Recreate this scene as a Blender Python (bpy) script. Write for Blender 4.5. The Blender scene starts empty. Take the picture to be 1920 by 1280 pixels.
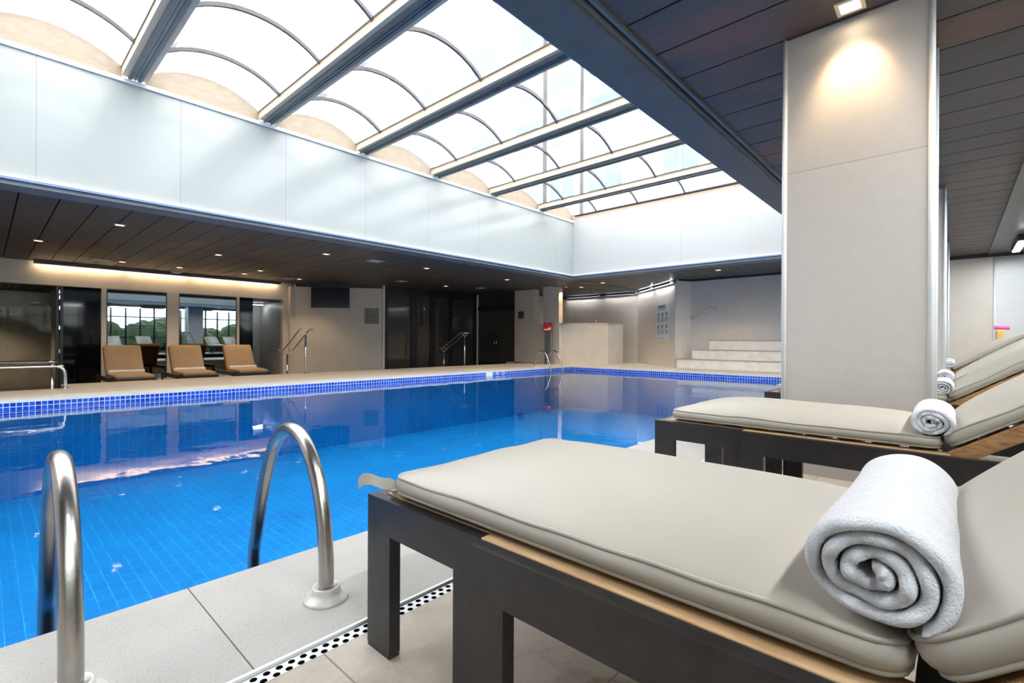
import bpy, math, random
from mathutils import Vector, Matrix, noise
random.seed(7)
S = bpy.context.scene
COL = S.collection
PI = math.pi

# ------------------------------------------------------------------ camera
cam_d = bpy.data.cameras.new('camera'); cam = bpy.data.objects.new('camera', cam_d); COL.objects.link(cam)
r_ = Vector((0.67511024, -0.7377008, 0.00486772)); u_ = Vector((-0.00201864, 0.00475105, 0.99998668)); f_ = Vector((0.7377141, 0.67511107, -0.00171833))
cam.matrix_world = Matrix(((r_.x, u_.x, -f_.x, 0), (r_.y, u_.y, -f_.y, 0), (r_.z, u_.z, -f_.z, 0.9), (0, 0, 0, 1)))
cam_d.sensor_width = 36; cam_d.lens = 906.765 / 1920 * 36; cam_d.clip_start = 0.02; cam_d.clip_end = 300
S.camera = cam

# ------------------------------------------------------------------ world, exposure
W = bpy.data.worlds.new('sky'); S.world = W; W.use_nodes = True
nt = W.node_tree; nt.nodes.clear()
out = nt.nodes.new('ShaderNodeOutputWorld'); bg = nt.nodes.new('ShaderNodeBackground')
tc = nt.nodes.new('ShaderNodeTexCoord'); nz = nt.nodes.new('ShaderNodeTexNoise'); nz.inputs['Scale'].default_value = 1.6; nz.inputs['Detail'].default_value = 4
rp = nt.nodes.new('ShaderNodeValToRGB'); rp.color_ramp.elements[0].position = .3; rp.color_ramp.elements[0].color = (.91, .96, 1, 1); rp.color_ramp.elements[1].position = .7; rp.color_ramp.elements[1].color = (1, .99, .975, 1)
nt.links.new(tc.outputs['Generated'], nz.inputs['Vector']); nt.links.new(nz.outputs['Fac'], rp.inputs['Fac']); nt.links.new(rp.outputs['Color'], bg.inputs['Color']); nt.links.new(bg.outputs[0], out.inputs[0])
bg.inputs['Strength'].default_value = 1.9
S.view_settings.view_transform = 'Standard'; S.view_settings.look = 'None'; S.view_settings.gamma = 1; S.view_settings.use_curve_mapping = False
S.view_settings.exposure = 1.9
S.cycles.use_denoising = True
S.cycles.max_bounces = 10; S.cycles.diffuse_bounces = 5; S.cycles.glossy_bounces = 5; S.cycles.transparent_max_bounces = 16
S.cycles.transmission_bounces = 6; S.cycles.sample_clamp_indirect = 6; S.cycles.caustics_reflective = False; S.cycles.caustics_refractive = False

# ------------------------------------------------------------------ materials
def new_mat(name):
    m = bpy.data.materials.new(name); m.use_nodes = True; n = m.node_tree.nodes; n.clear()
    o = n.new('ShaderNodeOutputMaterial'); b = n.new('ShaderNodeBsdfPrincipled'); m.node_tree.links.new(b.outputs[0], o.inputs[0])
    return m, m.node_tree, b, o
def mixc(t, fac, a, b, kind='MIX'):
    n = t.nodes.new('ShaderNodeMix'); n.data_type = 'RGBA'; n.blend_type = kind
    for k, v in ((0, fac), (6, a), (7, b)):
        if isinstance(v, bpy.types.NodeSocket): t.links.new(v, n.inputs[k])
        else: n.inputs[k].default_value = v
    return n.outputs[2]
def math_(t, op, a, b=None):
    n = t.nodes.new('ShaderNodeMath'); n.operation = op
    for k, v in ((0, a), (1, b)):
        if v is None: continue
        if isinstance(v, bpy.types.NodeSocket): t.links.new(v, n.inputs[k])
        else: n.inputs[k].default_value = v
    return n.outputs[0]
def c4(c): return (c[0], c[1], c[2], 1)
def noise_(t, vec, scale, detail=5, rough=.55, stretch=None):
    if stretch:
        mp = t.nodes.new('ShaderNodeMapping'); mp.inputs['Scale'].default_value = stretch; t.links.new(vec, mp.inputs[0]); vec = mp.outputs[0]
    n = t.nodes.new('ShaderNodeTexNoise'); n.inputs['Scale'].default_value = scale; n.inputs['Detail'].default_value = detail; n.inputs['Roughness'].default_value = rough
    t.links.new(vec, n.inputs['Vector']); return n.outputs['Fac']
def ramp(t, fac, p0, c0, p1, c1):
    n = t.nodes.new('ShaderNodeValToRGB'); n.color_ramp.elements[0].position = p0; n.color_ramp.elements[0].color = c4(c0)
    n.color_ramp.elements[1].position = p1; n.color_ramp.elements[1].color = c4(c1); t.links.new(fac, n.inputs[0]); return n.outputs[0]
def bump(t, b, h, strength=.2, dist=.01):
    n = t.nodes.new('ShaderNodeBump'); n.inputs['Strength'].default_value = strength; n.inputs['Distance'].default_value = dist
    t.links.new(h, n.inputs['Height']); t.links.new(n.outputs[0], b.inputs['Normal']); return n
def surf(name, c, rough=.5, metal=0, var=.06, scale=6, bmp=0, bscale=60, stretch=None, spec=None, sheen=0, c2=None):
    """one material with a soft colour variation and an optional fine bump"""
    m, t, b, o = new_mat(name)
    tcn = t.nodes.new('ShaderNodeTexCoord'); v = tcn.outputs['Object']
    f = noise_(t, v, scale, 5, .55, stretch)
    d = c2 if c2 else tuple(x * (1 - var * 2) for x in c)
    col = ramp(t, f, .3, d, .7, c if c2 else tuple(min(1, x * (1 + var)) for x in c))
    t.links.new(col, b.inputs['Base Color']); b.inputs['Roughness'].default_value = rough; b.inputs['Metallic'].default_value = metal
    if spec is not None: b.inputs['Specular IOR Level'].default_value = spec
    if sheen: b.inputs['Sheen Weight'].default_value = sheen
    if bmp: bump(t, b, noise_(t, v, bscale, 4, .6, stretch), bmp, .01)
    return m
def tiled(name, c, pu, pv, seam, rough=.4, var=.05, seamw=.004, brick=0.0, bmp=.1, nscale=3, c2=None, ou=0, ov=0, gran=None, seam_c=None):
    """tiles laid by UV in metres; seams a little darker"""
    m, t, b, o = new_mat(name)
    uv = t.nodes.new('ShaderNodeUVMap'); uv.uv_map = 'UVMap'
    mp = t.nodes.new('ShaderNodeMapping'); mp.inputs['Location'].default_value = (ou, ov, 0); t.links.new(uv.outputs[0], mp.inputs[0])
    bt = t.nodes.new('ShaderNodeTexBrick'); bt.offset = brick; bt.squash = 1; bt.inputs['Scale'].default_value = 1
    bt.inputs['Brick Width'].default_value = pu; bt.inputs['Row Height'].default_value = pv; bt.inputs['Mortar Size'].default_value = seamw; bt.inputs['Mortar Smooth'].default_value = .3
    bt.inputs['Color1'].default_value = (0, 0, 0, 1); bt.inputs['Color2'].default_value = (1, 1, 1, 1); bt.inputs['Mortar'].default_value = (.5, .5, .5, 1)
    t.links.new(mp.outputs[0], bt.inputs['Vector'])
    tcn = t.nodes.new('ShaderNodeTexCoord'); v = tcn.outputs['Object']
    f = noise_(t, v, nscale, 7, .6)
    base = ramp(t, f, .3, c2 if c2 else tuple(x * (1 - var) for x in c), .7, c)
    pt = mixc(t, math_(t, 'MULTIPLY', bt.outputs['Color'], var), base, (.0, .0, .0, 1))
    if gran:
        g = noise_(t, v, gran[0], 3, .7); gc = ramp(t, g, .56, (0, 0, 0), .68, (1, 1, 1))
        pt = mixc(t, math_(t, 'MULTIPLY', gc, gran[1]), pt, c4(tuple(x * .45 for x in c)))
    col = mixc(t, bt.outputs['Fac'], pt, c4(seam_c if seam_c else tuple(x * seam for x in c)))
    t.links.new(col, b.inputs['Base Color']); b.inputs['Roughness'].default_value = rough
    if bmp:
        h = math_(t, 'SUBTRACT', noise_(t, v, 40, 5, .6), bt.outputs['Fac']); bump(t, b, h, bmp, .004)
    return m
def emis(name, c, s):
    m, t, b, o = new_mat(name); t.nodes.remove(b); e = t.nodes.new('ShaderNodeEmission'); e.inputs[0].default_value = c4(c); e.inputs[1].default_value = s
    t.links.new(e.outputs[0], o.inputs[0]); return m

M = {}
M['wall'] = tiled('beige_porcelain_wall', (.66, .60, .525), 1.2, .9, .80, .33, .06, .003, 0, .05, 2.2, ov=.15)
M['wall_col'] = tiled('column_porcelain', (.53, .495, .455), 3.0, 1.64, .62, .42, .05, .0035, 0, .12, 14, ov=1.21, gran=(150, .18))
M['trimw'] = surf('white_edge_trim', (.72, .74, .76), .3, 0, .02)
M['well'] = tiled('pale_mint_glass_panel', (.395, .42, .405), 1.658, 8.0, .62, .16, .03, .004, 0, 0, .8, ou=-1.36 + 1.658 * 3, ov=.4)
M['well_end'] = tiled('pale_end_glass_panel', (.46, .465, .45), 1.8, 8.0, .62, .16, .03, .004, 0, 0, .8, ou=0.0, ov=.4)
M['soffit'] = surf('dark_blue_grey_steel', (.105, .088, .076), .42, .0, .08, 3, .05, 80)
M['soffit_f'] = surf('pool_lit_steel', (.17, .185, .20), .42, .0, .08, 3, .05, 80)  # same trim steel, lighter and bluer: pool light put into its colour
M['lip'] = surf('pale_blue_lip', (.22, .34, .50), .25, .3, .04)
M['lip_lit'] = surf('lit_lip_top', (.88, .88, .88), .4, 0, .01)  # white colour stands in for strong light on the lip's top
M['dark'] = surf('black_backing', (.008, .008, .009), .8, spec=0)
M['beam'] = surf('beige_beam_cladding', (.70, .53, .37), .5, 0, .04, 5, .05, 60)
M['beam_u'] = surf('grey_beam_steel', (.16, .165, .17), .4, .4, .06)
M['beam_g'] = surf('blue_grey_channel', (.19, .25, .29), .3, .5, .06)
M['rib'] = surf('dark_grey_rib', (.13, .12, .125), .5, .2, .08)
M['tymp'] = surf('beige_plaster', (.37, .30, .225), .8, 0, .06, 7, .15, 45, (1, 1, 3))
M['steel'] = surf('brushed_stainless', (.43, .40, .375), .27, 1, .10, 7, .04, 90)
M['steel_s'] = surf('polished_stainless', (.72, .71, .70), .16, 1, .04, 8)
M['flange'] = surf('white_ladder_flange', (.62, .60, .56), .38, .1, .12, 14, .1, 40)
M['frame'] = surf('charcoal_lounger_frame', (.022, .020, .021), .30, .1, .16, 18, .06, 120)
M['frame_foot'] = surf('worn_leg_end', (.05, .05, .053), .6, .1, .4, 60)
M['cush'] = surf('taupe_leatherette', (.375, .342, .288), .43, 0, .03, 2.0, .10, 5)
M['cush_far'] = surf('warm_lit_leatherette', (.42, .30, .185), .5, 0, .04, 2.5, .10, 6)  # same leatherette as the near loungers, warm lamplight mixed into the colour
M['pipe'] = surf('taupe_piping', (.34, .315, .265), .45, 0, .03)
M['pipe_far'] = surf('warm_lit_piping', (.40, .29, .18), .5, 0, .03)  # piping carries the same painted warm light
M['wood'] = surf('oiled_teak', (.58, .40, .22), .5, 0, .1, 6, .15, 30, (14, 1.2, 14), c2=(.40, .23, .11))
M['wood_w'] = surf('weathered_teak', (.46, .245, .095), .6, 0, .1, 22, .5, 45, (3, 1, 3), c2=(.19, .085, .03))
M['towel'] = surf('white_terry', (.88, .88, .90), .95, 0, .03, 40, .9, 330, sheen=.4)
M['towel_i'] = surf('white_terry_edge', (.84, .86, .91), .95, 0, .05, 60, 1.0, 260, sheen=.3)
M['cop_near'] = tiled('grey_stone_coping', (.39, .375, .35), 1.0, 3.0, .16, .62, .12, .0022, 0, .8, 2.5, ou=.5, ov=0, gran=(170, .9))
M['cop_far'] = tiled('pale_stone_coping', (.66, .62, .55), 1.0, .62, .62, .5, .1, .004, 0, .2, 2.5, ou=.3, ov=-10.13, gran=(60, .3))
M['deck'] = tiled('beige_slate_tile', (.52, .455, .385), .66, .66, .42, .45, .10, .0035, 0, 0, 1.8, c2=(.40, .335, .27), ou=0.0, ov=-1.33)
t = M['deck'].node_tree; b = [n for n in t.nodes if n.type == 'BSDF_PRINCIPLED'][0]; v = t.nodes.new('ShaderNodeTexCoord').outputs['Object']
wn = t.nodes.new('ShaderNodeTexNoise'); wn.inputs['Scale'].default_value = 7; wn.inputs['Detail'].default_value = 12; wn.inputs['Roughness'].default_value = .72; wn.inputs['Distortion'].default_value = 2.2; t.links.new(v, wn.inputs['Vector'])
old = b.inputs['Base Color'].links[0].from_socket; pat = ramp(t, noise_(t, v, 2.1, 5, .65), .52, (0, 0, 0), .66, (1, 1, 1))
col = mixc(t, math_(t, 'MULTIPLY', pat, math_(t, 'MULTIPLY', ramp(t, wn.outputs['Fac'], .42, (0, 0, 0), .60, (1, 1, 1)), .75)), old, (.20, .14, .09, 1)); t.links.new(col, b.inputs['Base Color'])
bump(t, b, wn.outputs['Fac'], .9, .012)
M['deck_low'] = tiled('dark_slate_tile', (.13, .125, .12), .6, .6, .6, .45, .10, .005, 0, .3, 3)
M['step'] = tiled('marble_step', (.84, .82, .77), 2.2, 3.0, .6, .35, .08, .004, 0, .05, 5, c2=(.70, .68, .63))
M['glassdk'] = surf('dark_tinted_glass', (.05, .047, .045), .045, 0, .02, spec=.6)
M['doorfr'] = surf('navy_black_frame', (.012, .013, .022), .3)
M['blackgl'] = surf('glossy_black_glass', (.004, .005, .009), .05, 0, 0, spec=.25)
M['tv'] = surf('tv_screen', (.006, .009, .018), .12)
M['bar'] = surf('cream_bar_front', (.64, .60, .52), .45, 0, .04, 2)
M['bartop'] = surf('pale_bar_top', (.62, .56, .48), .3, 0, .05)
M['red'] = surf('red_panel', (.42, .012, .02), .3)
M['white'] = surf('white_paint', (.78, .78, .76), .5, 0, .02)
M['paper'] = surf('poster_paper', (.60, .68, .74), .35, 0, .03)
M['ink'] = surf('grey_ink', (.07, .08, .11), .6)
M['sign'] = surf('sage_plaque', (.17, .18, .145), .35, 0, .05)
M['signg'] = surf('grey_plaque', (.10, .10, .10), .4)
M['signl'] = surf('light_plaque', (.42, .43, .36), .4)
M['shower'] = surf('grey_shower_wall', (.46, .44, .40), .32, 0, .12, 2)
M['leafs'] = surf('garden_green', (.075, .11, .055), .8, 0, .3, 3, .5, 9)
M['ground'] = surf('outside_ground', (.38, .38, .35), .9)
M['fac'] = surf('pale_facade', (.86, .84, .80), .8, 0, .02, .5)
M['facw'] = surf('blue_facade_glass', (.035, .075, .13), .5, 0, .1, .7)
M['facm'] = surf('facade_mullion', (.60, .66, .70), .6)
M['pink'] = surf('pink_foam', (.85, .16, .42), .8)
M['yellow'] = surf('yellow_foam', (.75, .45, .12), .8)
M['lamp_w'] = emis('warm_lamp', (1, .68, .36), 1.5)
M['lamp_h'] = emis('warm_halogen', (1, .80, .52), 30)
M['lamp_c'] = emis('cool_tube', (.92, .96, 1), 45)
M['lamp_cs'] = emis('cool_tube_soft', (.85, .93, 1), 12)
M['lampfr'] = surf('cream_lamp_trim', (.75, .62, .45), .4)
M['grille'] = surf('pale_grille', (.45, .47, .48), .5)
M['smoke'] = surf('white_plastic', (.6, .62, .64), .4)
M['blackpl'] = surf('black_bar', (.02, .022, .026), .35)

# mirror
m, t, b, o = new_mat('mirror_glass'); b.inputs['Metallic'].default_value = 1; b.inputs['Roughness'].default_value = .015
t.links.new(ramp(t, noise_(t, t.nodes.new('ShaderNodeTexCoord').outputs['Object'], 1.5), .2, (.27, .31, .33), .8, (.32, .36, .38)), b.inputs['Base Color']); M['mirror'] = m
# clear panes (thin, no refraction)
def pane(name, tint, ior=1.45, milky=0, milk=(.9, .9, .9)):
    m, t, b, o = new_mat(name); t.nodes.remove(b)
    tr = t.nodes.new('ShaderNodeBsdfTransparent'); tr.inputs[0].default_value = c4(tint)
    gl = t.nodes.new('ShaderNodeBsdfGlossy'); gl.inputs['Roughness'].default_value = .03
    lw = t.nodes.new('ShaderNodeFresnel'); lw.inputs[0].default_value = ior
    mx = t.nodes.new('ShaderNodeMixShader'); t.links.new(lw.outputs[0], mx.inputs[0]); t.links.new(tr.outputs[0], mx.inputs[1]); t.links.new(gl.outputs[0], mx.inputs[2])
    res = mx.outputs[0]
    if milky:
        ts = t.nodes.new('ShaderNodeBsdfTranslucent'); ts.inputs[0].default_value = c4(milk)
        tcn = t.nodes.new('ShaderNodeTexCoord'); fa = ramp(t, noise_(t, tcn.outputs['Object'], 1.2, 4), .3, (milky * .75,) * 3, .7, (min(1, milky * 1.2),) * 3)
        m2 = t.nodes.new('ShaderNodeMixShader'); t.links.new(fa, m2.inputs[0]); t.links.new(res, m2.inputs[1]); t.links.new(ts.outputs[0], m2.inputs[2]); res = m2.outputs[0]
    t.links.new(res, o.inputs[0]); return m
M['sky_pane'] = pane('milky_roof_sheet', (.97, .98, 1), ior=1.05, milky=.10, milk=(.97, .97, .97))
M['win_pane'] = pane('window_glass', (.90, .95, .93))
M['shower_pane'] = pane('grey_shower_glass', (.78, .80, .79), ior=1.2, milky=.32, milk=(.8, .8, .78))
# water
m, t, b, o = new_mat('pool_water'); t.nodes.remove(b)
tr = t.nodes.new('ShaderNodeBsdfTransparent'); tr.inputs[0].default_value = (.80, .97, 1, 1)
gl = t.nodes.new('ShaderNodeBsdfGlossy'); gl.inputs['Roughness'].default_value = .02; gl.inputs[0].default_value = (.95, .97, 1, 1)
fr = t.nodes.new('ShaderNodeFresnel'); fr.inputs[0].default_value = 1.29
tcn = t.nodes.new('ShaderNodeTexCoord'); v = tcn.outputs['Object']
h = math_(t, 'ADD', noise_(t, v, 1.1, 2, .5), math_(t, 'MULTIPLY', noise_(t, v, 7, 2, .5, (1, .45, 1)), .16))
bm = t.nodes.new('ShaderNodeBump'); bm.inputs['Strength'].default_value = .055; bm.inputs['Distance'].default_value = .10
t.links.new(h, bm.inputs['Height']); t.links.new(bm.outputs[0], gl.inputs['Normal']); t.links.new(bm.outputs[0], fr.inputs['Normal'])
mx = t.nodes.new('ShaderNodeMixShader'); t.links.new(fr.outputs[0], mx.inputs[0]); t.links.new(tr.outputs[0], mx.inputs[1]); t.links.new(gl.outputs[0], mx.inputs[2]); t.links.new(mx.outputs[0], o.inputs[0]); M['water'] = m
# pool floor mosaic: blue tiles with faint cyan joints
m, t, b, o = new_mat('pool_floor_mosaic')
uv = t.nodes.new('ShaderNodeUVMap'); uv.uv_map = 'UVMap'
bt = t.nodes.new('ShaderNodeTexBrick'); bt.offset = .5; bt.inputs['Scale'].default_value = 1; bt.inputs['Brick Width'].default_value = .23; bt.inputs['Row Height'].default_value = .115; bt.inputs['Mortar Size'].default_value = .004; bt.inputs['Mortar Smooth'].default_value = .4
bt.inputs['Color1'].default_value = (0, 0, 0, 1); bt.inputs['Color2'].default_value = (1, 1, 1, 1)
mp = t.nodes.new('ShaderNodeMapping'); mp.inputs['Rotation'].default_value = (0, 0, PI / 2); t.links.new(uv.outputs[0], mp.inputs[0]); t.links.new(mp.outputs[0], bt.inputs[0])
tcn = t.nodes.new('ShaderNodeTexCoord'); v = tcn.outputs['Object']
basec = ramp(t, noise_(t, v, .9, 4), .3, (.0, .155, .46), .7, (.0, .215, .57))
basec = mixc(t, math_(t, 'MULTIPLY', bt.outputs['Color'], .22), basec, (.0, .29, .70, 1))
nf = ramp(t, noise_(t, v, 3.5, 3), .35, (.25, .25, .25), .65, (1, 1, 1))
col = mixc(t, math_(t, 'MULTIPLY', bt.outputs['Fac'], nf), basec, (.03, .46, .70, 1))
t.links.new(col, b.inputs['Base Color']); b.inputs['Roughness'].default_value = .5; M['poolfloor'] = m
# band of square mosaic at the waterline
m, t, b, o = new_mat('waterline_mosaic')
uv = t.nodes.new('ShaderNodeUVMap'); uv.uv_map = 'UVMap'
bt = t.nodes.new('ShaderNodeTexBrick'); bt.offset = 0; bt.inputs['Scale'].default_value = 1; bt.inputs['Brick Width'].default_value = .0665; bt.inputs['Row Height'].default_value = .062; bt.inputs['Mortar Size'].default_value = .0042; bt.inputs['Mortar Smooth'].default_value = .1
bt.inputs['Color1'].default_value = (.003, .030, .30, 1); bt.inputs['Color2'].default_value = (.008, .085, .58, 1); bt.inputs['Mortar'].default_value = (.55, .66, .90, 1)
mp = t.nodes.new('ShaderNodeMapping'); mp.inputs['Location'].default_value = (0, .04, 0); t.links.new(uv.outputs[0], mp.inputs[0]); t.links.new(mp.outputs[0], bt.inputs[0]); t.links.new(bt.outputs[0], b.inputs['Base Color']); b.inputs['Roughness'].default_value = .12; M['band'] = m
# dark stained planks with reddish streaks
def plankmat(name, base, red, along):
    m, t, b, o = new_mat(name); tcn = t.nodes.new('ShaderNodeTexCoord'); v = tcn.outputs['Object']
    st = (9, .9, 9) if along == 'Y' else (.9, 9, 9)
    g = noise_(t, v, 2.4, 8, .6, st); p = noise_(t, v, .9, 4, .6, (1.2, .55, 1) if along == 'Y' else (.55, 1.2, 1))
    c = ramp(t, g, .3, tuple(x * .65 for x in base), .75, base)
    c = mixc(t, ramp(t, p, .54, (0, 0, 0), .72, (1, 1, 1)), c, c4(red)); t.links.new(c, b.inputs['Base Color'])
    b.inputs['Roughness'].default_value = .48; bump(t, b, g, .12, .004); return m
M['plank'] = plankmat('dark_stained_plank', (.085, .072, .070), (.17, .070, .045), 'Y')
M['plank_x'] = plankmat('dark_stained_plank_end', (.10, .092, .085), (.12, .09, .08), 'X')
M['plank_f'] = plankmat('dark_stained_plank_far', (.095, .088, .082), (.15, .105, .075), 'Y')

# ------------------------------------------------------------------ mesh builder
class MB:
    def __init__(s): s.v = []; s.f = []; s.uv = []; s.mi = []; s.sm = []
    def quad(s, p, uv=None, mi=0, sm=False):
        k = len(s.v); s.v += [tuple(q) for q in p]; s.f.append(tuple(range(k, k + len(p))))
        s.uv.append(uv if uv else [(q[0], q[1]) for q in p]); s.mi.append(mi); s.sm.append(sm)
    def box(s, x0, x1, y0, y1, z0, z1, mi=0):
        a = [(x0, y0, z0), (x1, y0, z0), (x1, y1, z0), (x0, y1, z0), (x0, y0, z1), (x1, y0, z1), (x1, y1, z1), (x0, y1, z1)]
        for idx, ax in (((3, 2, 1, 0), 'z'), ((4, 5, 6, 7), 'z'), ((0, 1, 5, 4), 'y'), ((2, 3, 7, 6), 'y'), ((1, 2, 6, 5), 'x'), ((3, 0, 4, 7), 'x')):
            p = [a[i] for i in idx]
            s.quad(p, [(q[0], q[1]) if ax == 'z' else ((q[0], q[2]) if ax == 'y' else (q[1], q[2])) for q in p], mi)
        return s
    def wall(s, A, B, z0, z1, th=.15, side=1, mi=0):
        """vertical slab whose face runs A->B in plan; the body lies on the left (side=1) or right (-1)"""
        A = Vector(A).to_2d() if len(A) > 2 else Vector(A); B = Vector(B); d = (B - A); L = d.length; d.normalize(); n = Vector((-d.y, d.x)) * side * th
        c = [A, B, B + n, A + n]; us = [0, L, L, 0]
        for i in range(4):
            j = (i + 1) % 4; p, q = c[i], c[j]; u0, u1 = (us[i], us[j]) if i in (0, 2) else (0, th)
            s.quad([(p.x, p.y, z0), (q.x, q.y, z0), (q.x, q.y, z1), (p.x, p.y, z1)], [(u0, z0), (u1, z0), (u1, z1), (u0, z1)], mi)
        s.quad([(k.x, k.y, z1) for k in c], None, mi); s.quad([(k.x, k.y, z0) for k in reversed(c)], None, mi); return s
    def obox(s, T, x0, x1, y0, y1, z0, z1, mi=0):
        k = len(s.v); s.box(x0, x1, y0, y1, z0, z1, mi)
        for i in range(k, len(s.v)): s.v[i] = tuple(T @ Vector(s.v[i]))
        return s
    def tube(s, pts, r, n=14, mi=0, cap=True, rr=None):
        pts = [Vector(p) for p in pts]; k0 = len(s.v); prev = None; N = len(pts)
        for i, p in enumerate(pts):
            d = (pts[min(i + 1, N - 1)] - pts[max(i - 1, 0)]).normalized()
            if prev is None:
                a = Vector((0, 0, 1)) if abs(d.z) < .9 else Vector((1, 0, 0)); e = d.cross(a).normalized()
            else: e = (prev - d * prev.dot(d)).normalized()
            prev = e; g = d.cross(e); R = rr[i] if rr else r
            for j in range(n):
                a = 2 * PI * j / n; s.v.append(tuple(p + (e * math.cos(a) + g * math.sin(a)) * R))
        for i in range(N - 1):
            for j in range(n):
                a = k0 + i * n + j; b2 = k0 + i * n + (j + 1) % n
                s.f.append((a, b2, b2 + n, a + n)); s.uv.append([(0, 0)] * 4); s.mi.append(mi); s.sm.append(True)
        if cap:
            s.f.append(tuple(reversed(range(k0, k0 + n)))); s.uv.append([(0, 0)] * n); s.mi.append(mi); s.sm.append(False)
            s.f.append(tuple(range(k0 + (N - 1) * n, k0 + N * n))); s.uv.append([(0, 0)] * n); s.mi.append(mi); s.sm.append(False)
        return s
    def lathe(s, cx, cy, prof, n=28, mi=0):
        k0 = len(s.v)
        for r, z in prof:
            for j in range(n): a = 2 * PI * j / n; s.v.append((cx + r * math.cos(a), cy + r * math.sin(a), z))
        for i in range(len(prof) - 1):
            for j in range(n):
                a = k0 + i * n + j; b2 = k0 + i * n + (j + 1) % n
                s.f.append((a, b2, b2 + n, a + n)); s.uv.append([(0, 0)] * 4); s.mi.append(mi); s.sm.append(True)
        return s
    def build(s, name, mats, parent=None, bevel=0, weld=False, **kw):
        if not isinstance(mats, (list, tuple)): mats = [mats]
        me = bpy.data.meshes.new(name); me.from_pydata(s.v, [], s.f)
        ul = me.uv_layers.new(name='UVMap'); k = 0
        flat = []
        for u in s.uv:
            for q in u: flat += [q[0], q[1]]
        ul.data.foreach_set('uv', flat)
        me.polygons.foreach_set('material_index', s.mi); me.polygons.foreach_set('use_smooth', s.sm)
        for m in mats: me.materials.append(m)
        me.update(); o = bpy.data.objects.new(name, me); COL.objects.link(o)
        if parent: o.parent = parent
        if weld: md = o.modifiers.new('w', 'WELD'); md.merge_threshold = 1e-5
        if bevel:
            if not weld: md = o.modifiers.new('w', 'WELD'); md.merge_threshold = 1e-5
            bv = o.modifiers.new('b', 'BEVEL'); bv.width = bevel; bv.segments = 2; bv.limit_method = 'ANGLE'; bv.harden_normals = False
        for a, b2 in kw.items(): o[a] = b2
        return o
def struct(mb, name, mats, **k): return mb.build(name, mats, kind='structure', **k)
def thing(name, label, cat, loc=(0, 0, 0), rz=0, group=None):
    o = bpy.data.objects.new(name, None); COL.objects.link(o); o.empty_display_size = .1; o.location = loc; o.rotation_euler = (0, 0, rz)
    o['label'] = label; o['category'] = cat
    if group: o['group'] = group
    return o
def tag(o, label, cat, group=None):
    o['label'] = label; o['category'] = cat
    if group: o['group'] = group
    return o
KIDS = {}
def copy_tree(o, parent=None):
    c = o.copy(); COL.objects.link(c)
    if parent: c.parent = parent
    for ch in [k for k in COL.objects if k.parent == o]: copy_tree(ch, c)
    return c

# ------------------------------------------------------------------ pool
PX0, PX1, PY0, PY1 = -3.2, 14.22, 2.04, 10.13
ZW, ZB = -.145, -1.45
mb = MB(); mb.quad([(PX0, PY0, ZB), (PX1, PY0, ZB), (PX1, PY1, ZB), (PX0, PY1, ZB)])
for (a, b2) in (((PX0, PY1), (PX1, PY1)), ((PX1, PY1), (PX1, PY0)), ((PX1, PY0), (PX0, PY0)), ((PX0, PY0), (PX0, PY1))):
    L = math.dist(a, b2); mb.quad([(*a, ZB), (*b2, ZB), (*b2, -.29), (*a, -.29)], [(0, ZB), (L, ZB), (L, -.29), (0, -.29)])
struct(mb, 'floor_pool', M['poolfloor'])
mb = MB()
for (a, b2) in (((PX0, PY1), (PX1, PY1)), ((PX1, PY1), (PX1, PY0)), ((PX1, PY0), (PX0, PY0)), ((PX0, PY0), (PX0, PY1))):
    L = math.dist(a, b2); mb.quad([(*a, -.29), (*b2, -.29), (*b2, -.04), (*a, -.04)], [(0, -.29), (L, -.29), (L, -.04), (0, -.04)])
struct(mb, 'wall_pool', M['band'])
mb = MB(); mb.quad([(PX0, PY0, ZW), (PX1, PY0, ZW), (PX1, PY1, ZW), (PX0, PY1, ZW)]); struct(mb, 'water', M['water'])
# depth marker set into the far band
mk = MB(); mk.box(9.95, 10.22, PY1 - .004, PY1 + .01, -.145, -.045)
o = mk.build('depth_marker', M['white']); tag(o, 'white ceramic depth marker set in the blue waterline band on the far side', 'pool marker')
for k, x in enumerate((10.42, 10.68)):
    g = MB(); g.tube([(x + .05 * math.cos(a), PY1 - .006, -.088 + .034 * math.sin(a)) for a in [i * PI / 8 for i in range(17)]], .008, 6, 0, False); g.build('numeral', M['white'], o)

# ------------------------------------------------------------------ floors
mb = MB(); mb.box(-4.2, PX1 + 2.4, 1.40, PY0, -.04, 0); mb.box(-4.2, PX1 + 2.4, 1.40, PY0 + .0, -.3, -.041); struct(mb, 'floor_coping_near', M['cop_near'])
mb = MB(); mb.box(-4.2, 16.6, -1.5, 1.33, -.3, 0); struct(mb, 'floor_near', M['deck'])
mb = MB(); mb.box(PX1, PX1 + .5, PY0 + .001, PY1 + .5, -.04, 0); mb.box(1.02, PX1, PY1, PY1 + .5, -.04, 0); mb.box(-4.2, 1.02, PY1, PY1 + .5, -.04, 0)
struct(mb, 'floor_coping_far', M['cop_far'])
mb = MB(); mb.box(1.02, 15.15, PY1 + .5, 12.95, -.5, 0); mb.box(-4.2, 1.02, PY1 + .5, 11.9, -.5, 0); mb.box(PX1 + .5, 19, PY0 + .001, PY1 + .5, -.5, 0); mb.box(15.15, 19, PY1 + .5, 14.2, -.5, 0)
mb.box(PX1 + .001, PX1 + .5, PY0 + .001, PY1 + .5, -.5, -.041); mb.box(-4.2, PX1, PY1 + .001, PY1 + .5, -.5, -.041)
struct(mb, 'floor_far', tiled('sand_stone_tile', (.60, .53, .44), .9, .9, .7, .45, .1, .004, 0, .2, 2.5))
mb = MB(); mb.box(-4.2, 19, 11.9, 23, -.6, -.47); struct(mb, 'floor_lower', M['deck_low'])
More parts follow.
